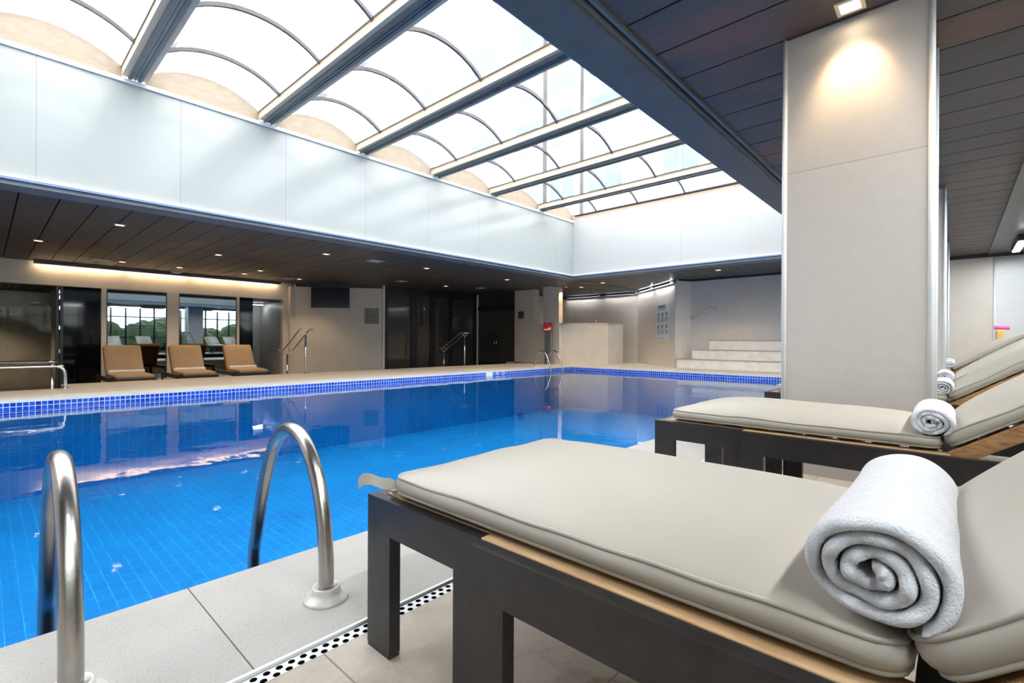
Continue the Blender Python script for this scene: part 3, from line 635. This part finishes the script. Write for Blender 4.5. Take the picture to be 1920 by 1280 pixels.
# ceiling tube fixtures by the windows; last two added unseen for foreground light
for k in range(6):
    x = 14.9 - k * 2.75
    r = thing('tube_light', ['twin tube light over the windows beside the end wall', 'tube light over the windows, second from the end wall', 'tube light over the windows, third from the end wall', 'tube light over the windows, fourth from the end wall', 'added unseen tube light brightening the loungers, fifth from the end wall', 'added unseen tube light brightening the loungers, farthest from the end wall'][k], 'light', (x, -.96, 2.86))
    a = MB(); a.box(-1.5, .1, -.07, .07, .0, .125); a.build('housing', M['blackpl'], r)
    for x0 in (-1.45, -.68): a = MB(); a.box(x0, x0 + .70, -.05, .05, -.012, .0); a.build('tube', M['lamp_c'], r)
# planting outside the windows, only met in the mirrors
mb = MB()
rnd = random.Random(3)
for k in range(26):
    cx, cy, R = -6 + k * .95 + rnd.uniform(-.4, .4), -6.4 + rnd.uniform(-1.2, 1.2), rnd.uniform(.8, 1.3); n1, n2 = 12, 8; k0 = len(mb.v); cz = R * .7 - .3 + rnd.uniform(0, .6)
    for i in range(n2 + 1):
        for j in range(n1):
            a, b2 = PI * i / n2, 2 * PI * j / n1; p = Vector((math.sin(a) * math.cos(b2), math.sin(a) * math.sin(b2), math.cos(a))); q = R * (1 + .3 * noise.noise(p * 2.3 + Vector((k, 0, 0))))
            mb.v.append((cx + p.x * q, cy + p.y * q, cz + p.z * q))
    for i in range(n2):
        for j in range(n1):
            a = k0 + i * n1 + j; b2 = k0 + i * n1 + (j + 1) % n1; mb.f.append((a, b2, b2 + n1, a + n1)); mb.uv.append([(0, 0)] * 4); mb.mi.append(0); mb.sm.append(False)
o = mb.build('hedge', M['leafs'], kind='stuff'); tag(o, 'green hedge outside the black framed windows, reflected in the mirrors', 'hedge')

# ------------------------------------------------------------------ neighbouring tower above the skylight
tw = thing('apartment_tower', 'pale apartment tower with blue windows seen hazily through the glass roof', 'building', (22, 20, 0))
ys = [(-14, 2.2), (-10.5, 1.7), (-6.4, 2.0), (-3.6, 1.6), (-1.0, 1.75), (2.8, 2.25), (8.6, 1.7), (12.5, 2.2), (16.0, 1.7)]
a = MB(); a.box(0, 6, -22, 22, 2, 46); a.build('facade', M['fac'], tw)
for k in range(-22, 23, 4):
    pass
a = MB()
for (yc, w) in ys: a.box(-.10, 0, yc - w / 2 - .75, yc - w / 2 - .1, 2, 46); a.box(-.10, 0, yc + w / 2 + .1, yc + w / 2 + .5, 2, 46)
a.build('pilaster', M['fac'], tw)
for (yc, w) in ys:
    for z in range(12):
        z0 = 5.6 + z * 3.15
        wn = MB(); wn.box(-.02, 0.04, yc - w / 2, yc + w / 2, z0, z0 + 2.0); wo = wn.build('window', M['facw'], tw)
        if z in (1, 4, 5, 6):
            q = MB(); q.box(-.06, -.02, yc - .04, yc + .04, z0, z0 + 2.0); q.box(-.06, -.02, yc - w / 2, yc + w / 2, z0 + 1.3, z0 + 1.38); q.build('mullion', M['facm'], wo)

# ------------------------------------------------------------------ ladders and rails
def smooth(pts, n=6):
    """Catmull-Rom through points"""
    P = [Vector(p) for p in pts]; P = [P[0] * 2 - P[1]] + P + [P[-1] * 2 - P[-2]]; out_ = []
    for i in range(1, len(P) - 2):
        for k in range(n):
            t_ = k / n; a, b2, c, e_ = P[i - 1], P[i], P[i + 1], P[i + 2]
            out_.append(.5 * ((2 * b2) + (c - a) * t_ + (2 * a - 5 * b2 + 4 * c - e_) * t_ ** 2 + (3 * b2 - a - 3 * c + e_) * t_ ** 3))
    out_.append(P[-2]); return out_
def ladder(label, loc, rz):
    r = thing('pool_ladder', label, 'pool ladder', loc, rz)
    for sx in (-.33, .33):
        path = [(0, .0, .0), (0, .002, .15), (0, .035, .32), (0, .10, .45), (0, .19, .53), (0, .285, .552), (0, .38, .525), (0, .475, .43), (0, .565, .25), (0, .635, .05), (0, .665, -.08), (0, .665, -.5), (0, .66, -1.1)]
        a = MB(); a.tube(smooth([(sx, y, z) for _, y, z in path]), .0255, 20); ra = a.build('rail', M['steel'], r)
        a = MB(); a.lathe(sx, .0, [(.074, .0), (.075, .004), (.072, .009), (.055, .017), (.048, .024), (.047, .026), (.046, .042), (.043, .045), (.037, .045), (.034, .040), (.026, .038)], 32); a.build('flange', M['flange'], ra)
    for z in (-.42, -.68, -.94): a = MB(); a.box(-.33, .33, .62, .70, z, z + .025); a.build('tread', M['steel'], r)
    return r
l1 = ladder('stainless pool ladder with two arched rails at the near pool edge', (.478, 1.612, 0), 0)
l2 = copy_tree(l1); l2.location = (13.05, 10.56, 0); l2.rotation_euler = (0, 0, PI); l2['label'] = 'small stainless pool ladder in the far corner before the bar'

def stair_rail(label, x, y):
    r = thing('handrail', label, 'handrail', (x, y, 0)); h, hl = 1.17, .60; dy = 1.15
    a = MB(); a.tube([(0, 0, 0), (0, 0, h - .13)], .024, 14); a.build('post', M['steel_s'], r)
    a = MB(); a.tube([(0, dy, -.47), (0, dy, hl - .11)], .022, 14); a.build('post', M['steel_s'], r)
    for s_ in (-.13, .13):
        a = MB(); a.tube(smooth([(s_, -.12, h), (s_, .08, h), (s_, .2, h - .07), (s_, dy - .12, hl + .04), (s_, dy + .02, hl), (s_, dy + .22, hl)], 5), .017, 10); a.build('rail', M['steel_s'], r)
    for yy, z in ((0, h), (dy, hl)):
        a = MB(); a.tube([(.13 * math.cos(q), yy, z - .11 * abs(math.sin(q)) if True else z) for q in [PI + i * PI / 10 for i in range(11)]], .011, 8); a.build('cradle', M['steel_s'], r)
        a = MB(); a.tube([(0, yy, z - .12), (0, yy, z - .10)], .03, 12); a.build('collar', M['steel_s'], r)
    a = MB(); a.tube([(-.147, -.12, h), (.147, -.12, h)], .017, 10); a.build('end_bow', M['steel_s'], r)
    a = MB(); a.lathe(0, 0, [(.05, 0), (.05, .008), (.025, .012)], 16); a.build('base_plate', M['steel_s'], r)
    return r
h1 = stair_rail('double stainless handrail down the steps before the beige wall', 5.79, 12.75)
h2 = copy_tree(h1); h2.location = (11.66, 13.0, 0); h2['label'] = 'double stainless handrail down the steps before the dark glass doors'
h2.location = (11.62, 12.93, 0)
# low double guard rail at left
gr = thing('guard_rail', 'low double stainless guard rail ending at the left edge of the deck', 'guard rail', (0, 12, 0))
a = MB(); a.tube(smooth([(-4.0, -.12, .40), (.55, -.12, .40), (.86, -.12, .40), (.97, -.12, .35), (1.0, -.12, .22), (1.0, -.12, 0)], 6), .026, 14); a.build('rail', M['steel_s'], gr)
a = MB(); a.tube([(-4.0, .12, .475), (.80, .12, .475)], .026, 14); a.build('rail', M['steel_s'], gr)
a = MB(); a.tube([(.84, .06, -.47), (.84, .06, .38)], .024, 14); a.build('post', M['steel_s'], gr)
a = MB(); a.tube(smooth([(.80, .12, .475), (.88, .10, .48), (.93, .02, .46), (.95, -.10, .41)], 5), .024, 12); a.tube([(.84, .06, .38), (.84, .10, .46)], .02, 10); a.build('elbow', M['steel_s'], gr)
a = MB(); a.lathe(1.0, -.12, [(.055, 0), (.055, .008), (.03, .012)], 16); a.build('base_plate', M['steel_s'], gr)

# ------------------------------------------------------------------ downlights, hatches, detectors
def downlight(label, x, y, z=3.0, w=.165, d=.165, group=None, power=30, rot=0):
    r = thing('downlight', label, 'ceiling light', (x, y, z - .004), rot, group)
    a = MB(); t_ = .022
    a.box(-w / 2, w / 2, -d / 2, -d / 2 + t_, -.008, .004); a.box(-w / 2, w / 2, d / 2 - t_, d / 2, -.008, .004); a.box(-w / 2, -w / 2 + t_, -d / 2 + t_, d / 2 - t_, -.008, .004); a.box(w / 2 - t_, w / 2, -d / 2 + t_, d / 2 - t_, -.008, .004)
    a.build('trim_ring', M['lampfr'], r)
    a = MB(); a.box(-w / 2 + t_, w / 2 - t_, -d / 2 + t_, d / 2 - t_, -.001, .002); a.build('lamp', M['lamp_w'], r)
    l = bpy.data.lights.new('downlight_glow', 'SPOT'); l.energy = power; l.color = (1, .72, .45); l.spot_size = math.radians(110); l.spot_blend = .6; l.shadow_soft_size = .03
    o = bpy.data.objects.new('downlight_glow', l); COL.objects.link(o); o.visible_glossy = False; o.parent = r; o.location = (0, 0, -.03)
    return r
rows = [(11.36, [1.69, 5.66, 8.71, 12.14], 'in the row nearest the skylight'), (14.52, [.79, 12.06], 'in the middle row'), (13.5, [3.93, 7.48], 'between the skylight row and the middle row'), (16.76, [2.55, 3.87, 5.62, 7.38], 'in the row nearest the mirrors')]
ordn = ['leftmost', 'second from left', 'third from left', 'fourth from left']
for y, xs, w_ in rows:
    for k, x in enumerate(xs):
        if (y, x) == (13.5, 7.48): continue
        downlight('small warm square downlight %s, %s' % (w_, ordn[k]) if len(xs) > 1 and y != 13.5 else 'small warm square downlight %s' % w_, x, y)
downlight('small warm downlight beside the pale square vent over the mirrors', 5.69, 15.63)
downlight('small warm downlight over the bar, left one', 15.72, 10.74)
downlight('small warm downlight over the bar, right one', 15.2, 9.45, 3.02)
downlight('small warm downlight over the tiered steps', 14.65, 5.16, 3.02)
downlight('small warm downlight beside the orange-lit pier edge', 15.36, 11.2, 3.0, .16, .08, power=0.5)
downlight('added unseen warm downlight brightening the shower alcove', -.25, 20.1, 2.37, power=42)  # lamp added out of view to brighten the alcove
# the large downlight in front of the near column
bl = downlight('large rectangular warm downlight in front of the near column', 3.64, .49, 3.0, .15, .15, power=3)
for ch in bl.children:
    if ch.name.startswith('lamp'): ch.data = ch.data.copy(); ch.data.materials[0] = emis('hot_lamp', (1, .82, .55), 7)
l = bpy.data.lights.new('column_wash', 'SPOT'); l.energy = 7.5; l.color = (1, .74, .44); l.spot_size = math.radians(66); l.spot_blend = .6; l.shadow_soft_size = .03
for k, yy in enumerate((-.045, .045)):
    ll = l if k == 0 else l.copy(); o = bpy.data.objects.new('column_wash', ll); COL.objects.link(o); o.parent = bl; o.location = (0, yy, -.04); o.rotation_euler = (0, math.radians(-10), 0)
l = bpy.data.lights.new('pier_wash', 'SPOT'); l.energy = 16; l.color = (1, .66, .30); l.spot_size = math.radians(70); l.spot_blend = .4; l.shadow_soft_size = .03
o = bpy.data.objects.new('pier_wash', l); COL.objects.link(o); o.location = (15.3, 11.24, 2.95); o.rotation_euler = (math.radians(12), 0, 0)
for lab, x, y, s_ in (('pale square ceiling vent before the television', 7.02, 11.37, .38), ('pale square ceiling vent before the dark glass doors', 10.05, 14.57, .38), ('pale square ceiling vent over the left lounger', 2.12, 16.79, .45), ('pale square ceiling vent left of the television', 7.07, 16.94, .38), ('pale square ceiling vent beside the pier', 14.95, 11.75, .4), ('pale square ceiling vent before the glass door', 13.4, 14.0, .36)):
    r = thing('ceiling_vent', lab, 'ceiling vent', (x, y, 3.0)); a = MB(); a.box(-s_ / 2, s_ / 2, -s_ / 2, s_ / 2, -.012, 0); a.build('frame', M['grille'], r)
    a = MB()
    for k in range(5): a.box(-s_ / 2 + .04, s_ / 2 - .04, -s_ / 2 + .05 + k * (s_ - .1) / 5, -s_ / 2 + .05 + (k + .5) * (s_ - .1) / 5, -.018, -.012)
    a.build('louvre', M['smoke'], r)
sm = MB(); sm.lathe(0, 0, [(0, -.06), (.08, -.058), (.13, -.035), (.15, 0)], 20); o = sm.build('smoke_detector', M['smoke']); o.location = (4.05, 17.9, 3.0); tag(o, 'round pale detector on the ceiling before the long cove light', 'smoke detector')

# ------------------------------------------------------------------ sun loungers
LW = .80
def cushion(L, Wd, T, crown, seed=0, nx=26, ny=40, r=.045):
    """origin at the centre of one short end on the underside; runs towards +y"""
    mb = MB()
    def plan(u, v):
        x = u * Wd / 2; y = v * L / 2; ax, ay = abs(x), abs(y); cx, cy = Wd / 2 - r, L / 2 - r
        if ax > cx and ay > cy:
            dx, dy = ax - cx, ay - cy; m_ = max(dx, dy); l_ = math.hypot(dx, dy)
            if l_ > 0: dx, dy = dx / l_ * m_, dy / l_ * m_
            x = math.copysign(cx + dx, x); y = math.copysign(cy + dy, y)
        return x, y
    def lay(zf, flip, sm=True):
        k0 = len(mb.v)
        for j in range(ny + 1):
            for i in range(nx + 1):
                u = math.sin((2 * i / nx - 1) * PI / 2 * .86) / math.sin(PI / 2 * .86); v = math.sin((2 * j / ny - 1) * PI / 2 * .9) / math.sin(PI / 2 * .9)
                x, y = plan(u, v); mb.v.append((x, y + L / 2, zf(u, v, x, y)))
        for j in range(ny):
            for i in range(nx):
                a = k0 + j * (nx + 1) + i; q = (a, a + 1, a + nx + 2, a + nx + 1)
                mb.f.append(q[::-1] if flip else q); mb.uv.append([(0, 0)] * 4); mb.mi.append(0); mb.sm.append(True)
        return k0
    def ztop(u, v, x, y):
        e = (1 - abs(u) ** 3.2) * (1 - abs(v) ** 4)
        ed = max(abs(u), abs(v)); wr = noise.noise(Vector((x * 3.2 + seed, y * 2.1, seed))) * .010 * e + noise.noise(Vector((x * 9 + seed, y * 6, 3))) * .006 * (ed ** 6) 
        return T + crown * e ** .8 + wr
    k1 = lay(ztop, False); k2 = lay(lambda u, v, x, y: .004 + .006 * (max(abs(u), abs(v)) ** 8), True)
    per = [(i, 0) for i in range(nx)] + [(nx, j) for j in range(ny)] + [(i, ny) for i in range(nx, 0, -1)] + [(0, j) for j in range(ny, 0, -1)]
    cx, cy = 0, L / 2
    rings = []
    top = [k1 + j * (nx + 1) + i for i, j in per]; bot = [k2 + j * (nx + 1) + i for i, j in per]
    rings.append(top)
    for s_ in (.25, .5, .75):
        ring = []
        for a, b2 in zip(top, bot):
            A, B = Vector(mb.v[a]), Vector(mb.v[b2]); p = A.lerp(B, s_); d_ = Vector((p.x, p.y - L / 2)); d_ = Vector((math.copysign(1, d_.x) * (abs(d_.x) > Wd / 2 - r * 1.01), math.copysign(1, d_.y) * (abs(d_.y) > L / 2 - r * 1.01)))
            if d_.length > 0: d_.normalize()
            bul = .010 * math.sin(PI * s_) + .003 * noise.noise(p * 7 + Vector((seed, 0, 0))); ring.append(len(mb.v)); mb.v.append((p.x + d_.x * bul, p.y + d_.y * bul, p.z))
        rings.append(ring)
    rings.append(bot); n = len(per)
    for q in range(4):
        for i in range(n):
            j = (i + 1) % n; mb.f.append((rings[q][i], rings[q + 1][i], rings[q + 1][j], rings[q][j])); mb.uv.append([(0, 0)] * 4); mb.mi.append(0); mb.sm.append(True)
    pt = [Vector(mb.v[a]) for a in top]; pb = [Vector(mb.v[a]) for a in bot]
    return mb, pt, pb
def piping(pts, T, r=.0048):
    mb = MB(); P = [T @ p for p in pts] ; P.append(P[0]); P.append(P[1]); mb.tube(P, r, 7, 0, False); return mb
def xform(mb, T):
    for i in range(len(mb.v)): mb.v[i] = tuple(T @ Vector(mb.v[i]))
    return mb
def lounger(label, loc, rz, back=40, far=False, seed=0, strap=False, blen=.98):
    """origin on the floor below the middle of the hinge; the foot end points to +y, the back rises to -y"""
    r = thing('sun_lounger', label, 'sun lounger', loc, rz, None); H = .445
    cu, pi_ = (M['cush_far'], M['pipe_far']) if far else (M['cush'], M['pipe'])
    h = LW / 2
    for s_ in (-1, 1):
        def bx(mb, a, b2, y0, y1, z0, z1, mi=0): mb.box(min(s_ * a, s_ * b2), max(s_ * a, s_ * b2), y0, y1, z0, z1, mi)
        a = MB(); bx(a, h, h - .036, .775, 1.25, .345, H); a.build('foot_rail', M['frame'], r)
        a = MB(); bx(a, h + .036, h, -1.12, .770, .335, H); a.build('side_rail', M['frame'], r)
        for (x0, x1, y0, y1, z1) in ((h, h - .036, 1.137, 1.25, .345), (h, h - .036, .775, .865, .345), (h + .036, h, .665, .770, .335), (h + .036, h, -1.12, -1.01, .335)):
            a = MB(); bx(a, x0, x1, y0, y1, .012, z1); bx(a, x0 - .001, x1 + .001, y0 + .001, y1 - .001, 0, .012, 1); a.build('leg', [M['frame'], M['frame_foot']], r)
    a = MB(); a.box(-h + .037, h - .037, 1.21, 1.25, .37, H - .001); a.build('end_rail', M['frame'], r, bevel=.004)
    a = MB()
    a.box(-h + .001, -h + .07, -.02, .770, H - .03, H + .003); a.box(h - .07, h - .001, -.02, .770, H - .03, H + .003)
    a.box(-h + .037, -h + .07, .770, 1.205, H - .03, H + .003); a.box(h - .07, h - .037, .770, 1.205, H - .03, H + .003)
    for k in range(9): a.box(-h + .07, h - .07, .02 + k * .132, .115 + k * .132, H - .022, H + .002)
    a.box(-h + .0365, h - .0365, 1.15, 1.206, H - .02, H + .004); a.build('slatted_deck', M['wood'], r, bevel=.002)
    # seat cushion
    mb, pt, pb = cushion(1.15, LW - .055, .052, .058, seed); T = Matrix.Translation((0, .012, H + .010))
    xform(mb, T); c = mb.build('seat_cushion', cu, r, weld=True)
    piping(pt, T).build('piping', pi_, c); piping(pb, T).build('piping', pi_, c)
    # back
    TB_ = Matrix.Translation((0, -.01, H + .012)) @ Matrix.Rotation(math.radians(-back), 4, 'X') @ Matrix.Rotation(PI, 4, 'Z')
    a = MB(); a.obox(TB_, -h + .012, -h + .06, -.0, blen, -.062, -.004); a.obox(TB_, h - .06, h - .012, -.0, blen, -.062, -.004); a.obox(TB_, -h + .06, h - .06, blen - .07, blen, -.05, -.008)
    for k in range(8): a.obox(TB_, -h + .06, h - .06, .04 + k * .105, .105 + k * .105, -.028, -.008)
    a.build('backrest_frame', M['wood_w'], r, bevel=.003)
    mb, pt, pb = cushion(blen - .01, LW - .055, .056, .058, seed + 5); T = TB_ @ Matrix.Translation((0, .020, -.0))
    xform(mb, T); c = mb.build('back_cushion', cu, r, weld=True)
    piping(pt, T).build('piping', pi_, c); piping(pb, T).build('piping', pi_, c)
    a = MB(); a.box(-h, h, -.035, .008, H - .075, H - .012); a.build('hinge_rail', M['frame'], r)
    # prop strut
    q = TB_ @ Vector((0, blen * .62, -.05))
    a = MB()
    for s_ in (-.25, .25): a.tube([(s_, q.y, q.z), (s_, q.y - .02, .40)], .009, 8)
    a.tube([(-.38, q.y - .02, .40), (.38, q.y - .02, .40)], .009, 8); a.build('back_prop', M['frame'], r)
    if strap:
        a = MB(); P = smooth([(-h + .045, 1.155, .470), (-h + .035, 1.185, .478), (-h + .025, 1.215, .476), (-h + .010, 1.25, .484), (-h + .004, 1.285, .478), (-h + .0, 1.305, .460)], 6)
        for i in range(len(P) - 1):
            w0 = Vector((.004, .010, .014)) * (1.0 if i else .6); w1 = Vector((.004, .010, .014))
            for sg in (0, 1):
                o_ = Vector((.0, 0, .0015 * sg)); q_ = [P[i] - w0 + o_, P[i + 1] - w1 + o_, P[i + 1] + w1 + o_, P[i] + w0 + o_]; a.quad([tuple(v_) for v_ in (q_ if sg else q_[::-1])], None, 0, True)
        a.tube(smooth([(-h + .05, 1.14, .468), (-h + .035, 1.17, .462), (-h + .05, 1.19, .462), (-h + .06, 1.16, .468)], 4), .006, 6)
        a.build('tie_strap', M['pipe'], r)
    return r
HY = .03
lounger('taupe cushioned sun lounger in the foreground with the largest towel roll', (1.17, HY, 0), 0, 40, seed=1.3, strap=True)
n2 = lounger('taupe cushioned sun lounger directly in front of the near column', (3.03, HY, 0), 0, 34, seed=7.7)
NL = [(5.22, 'sun lounger whose bare foot end shows just behind the near column'), (6.75, 'sun lounger second beyond the near column, backrest partly hidden'), (10.5, 'sun lounger beyond the second column, second from the end wall'), (11.6, 'sun lounger with the farthest raised backrest near the end wall')]
for x, lab in NL:
    c = copy_tree(n2); c.location = (x, HY if x > 6 else HY, 0); c['label'] = lab
# far trio, facing the pool
f1 = lounger('sun lounger with painted warm-lit cushions, leftmost of the three across the pool', (2.42, 15.40, -.47), PI, 55, True, 3.1, blen=.86)
for (x, y, rz, lab) in ((3.82, 15.55, -.03, 'sun lounger with painted warm-lit cushions, in the middle of the three across the pool'), (5.22, 15.75, -.05, 'sun lounger with painted warm-lit cushions, rightmost of the three across the pool')):
    c = copy_tree(f1); c.location = (x, y, -.47); c.rotation_euler = (0, 0, PI + rz); c['label'] = lab

# ------------------------------------------------------------------ rolled towels
def towel_mesh(R, L, turns, hk, seed, squash=.93, nth=26, ns=16):
    """rolled cloth along +x; returns outer sheet mesh data"""
    mb = MB(); rnd = random.Random(seed)
    N = int(turns * nth); r0 = hk * .65; ph0 = rnd.uniform(0, 6)
    end_phi = -PI * .70  # outer flap ends low on the side towards the backrest
    C = []
    for i in range(N + 1):
        f = i / N; th = end_phi - (1 - f) * turns * 2 * PI; rr = r0 + (R - hk - r0) * f
        rr *= 1 + .10 * math.sin(2 * th + 1.1) * (1 - f) + .035 * math.sin(3 * th + seed) * (1 - f * .6)
        C.append((rr * math.cos(th) * 1.05, rr * math.sin(th) * squash))
    nrm = []
    for i in range(N + 1):
        a, b2 = C[max(0, i - 1)], C[min(N, i + 1)]; d_ = Vector((b2[0] - a[0], b2[1] - a[1])).normalized(); nrm.append(Vector((d_.y, -d_.x)))
    xs = [0, .004, .012, .03] + [L * k / ns for k in range(1, ns)] + [L - .03, L - .012, L - .004, L]
    thk = [.25, .72, .95, 1] + [1] * (ns - 1) + [1, .95, .72, .25]
    def pt(i, q, sgn):
        f = i / N; c = Vector(C[i]); tk = hk * thk[q] * (.35 + .65 * min(1, (N - i) / 2.0) if i > N - 2 else 1)
        x = xs[q]; e = .008 * math.sin(i * .45 + seed) + .004 * math.sin(i * 1.3 + ph0)
        xx = x + e * (1 - x / L) + (.006 * math.sin(i * .37)) * (x / L)
        w = noise.noise(Vector((x * 9, c.x * 22 + seed, c.y * 22))) * .0030 + noise.noise(Vector((x * 3.0 + seed, c.x * 9, c.y * 9))) * .0045
        p = c + nrm[i] * (sgn * tk + w); g = 1 + .03 * math.sin(x * 7 + seed)
        return (xx, p.x * g, p.y * g)
    Q = len(xs); k0 = len(mb.v); st = 2 * (N + 1)
    for q in range(Q):
        for i in range(N + 1): mb.v.append(pt(i, q, 1))
        for i in range(N + 1): mb.v.append(pt(i, q, -1))
    def F(a, b2, c, d_, m_=0): mb.f.append((a, b2, c, d_)); mb.uv.append([(0, 0)] * 4); mb.mi.append(m_); mb.sm.append(True)
    for q in range(Q - 1):
        for i in range(N):
            a = k0 + q * st + i; F(a, a + 1, a + st + 1, a + st, 1 if q < 2 else 0); a += N + 1; F(a, a + st, a + st + 1, a + 1, 1 if q < 2 else 0)
        a = k0 + q * st + N; F(a, a + N + 1, a + N + 1 + st, a + st)
        a = k0 + q * st; F(a, a + st, a + st + N + 1, a + N + 1)
    for i in range(N):
        a = k0 + i; F(a, a + N + 1, a + N + 2, a + 1, 1); a = k0 + (Q - 1) * st + i; F(a, a + 1, a + N + 2, a + N + 1, 1)
    return mb
def towel(label, x, y, z, R=.074, L=.5, seed=1, rz=0, turns=3.4, hk=.0100):
    o = towel_mesh(R, L, turns, hk, seed).build('rolled_towel', [M['towel'], M['towel_i']]); o.location = (x, y, z); o.rotation_euler = (0, 0, rz); tag(o, label, 'towel')
    sd = o.modifiers.new('s', 'SUBSURF'); sd.levels = 1; sd.render_levels = 2 if R > .07 and x < 4 else 1
    return o
ZT = .445 + .010 + .052 + .020
towel('large white rolled towel in the foreground on the nearest lounger', .80, .080, ZT + .062, .088, .56, 2)
towel('white rolled towel on the lounger in front of the near column', 2.65, .070, ZT + .040, .076, .46, 5)
towel('white rolled towel on the first lounger beyond the near column', 4.87, .07, ZT + .034, .072, .44, 8, turns=3.2, hk=.009)
towel('white rolled towel peeking from behind another on the second lounger beyond the column', 6.40, .07, ZT + .034, .072, .44, 11, turns=3.2, hk=.009)
towel('white rolled towel, lower of the two tiny ones by the columns', 10.12, .07, ZT + .034, .076, .44, 14, turns=3.2, hk=.01)
towel('white rolled towel, farthest one near the end wall', 11.25, .07, ZT + .034, .076, .44, 17, turns=3.2, hk=.01)
for k, (x, y, rz) in enumerate(((2.42, 15.40, 0), (3.82, 15.55, -.03), (5.22, 15.75, -.05))):
    towel('long white towel roll on the %s warm-lit lounger across the pool' % ('leftmost', 'middle', 'rightmost')[k], x - .36, y - .09, -.47 + ZT + .022, .055, .72, 20 + k, rz, turns=3.0, hk=.008)

# pink foam roll leaning beyond the last backrest
pf = MB(); pf.tube([(15.05, -.64, 1.245), (15.05, -.88, 1.235)], .045, 14); o = pf.build('pool_noodle', M['pink']); tag(o, 'bright pink foam noodle behind the farthest backrest', 'pool noodle')
pf = MB()
pf.box(14.9, 15.2, -.80, -.67, 0, 1.185); o = pf.build('display_stand', M['yellow'], bevel=.02); tag(o, 'narrow yellowish stand under the pink noodle near the end wall', 'stand')
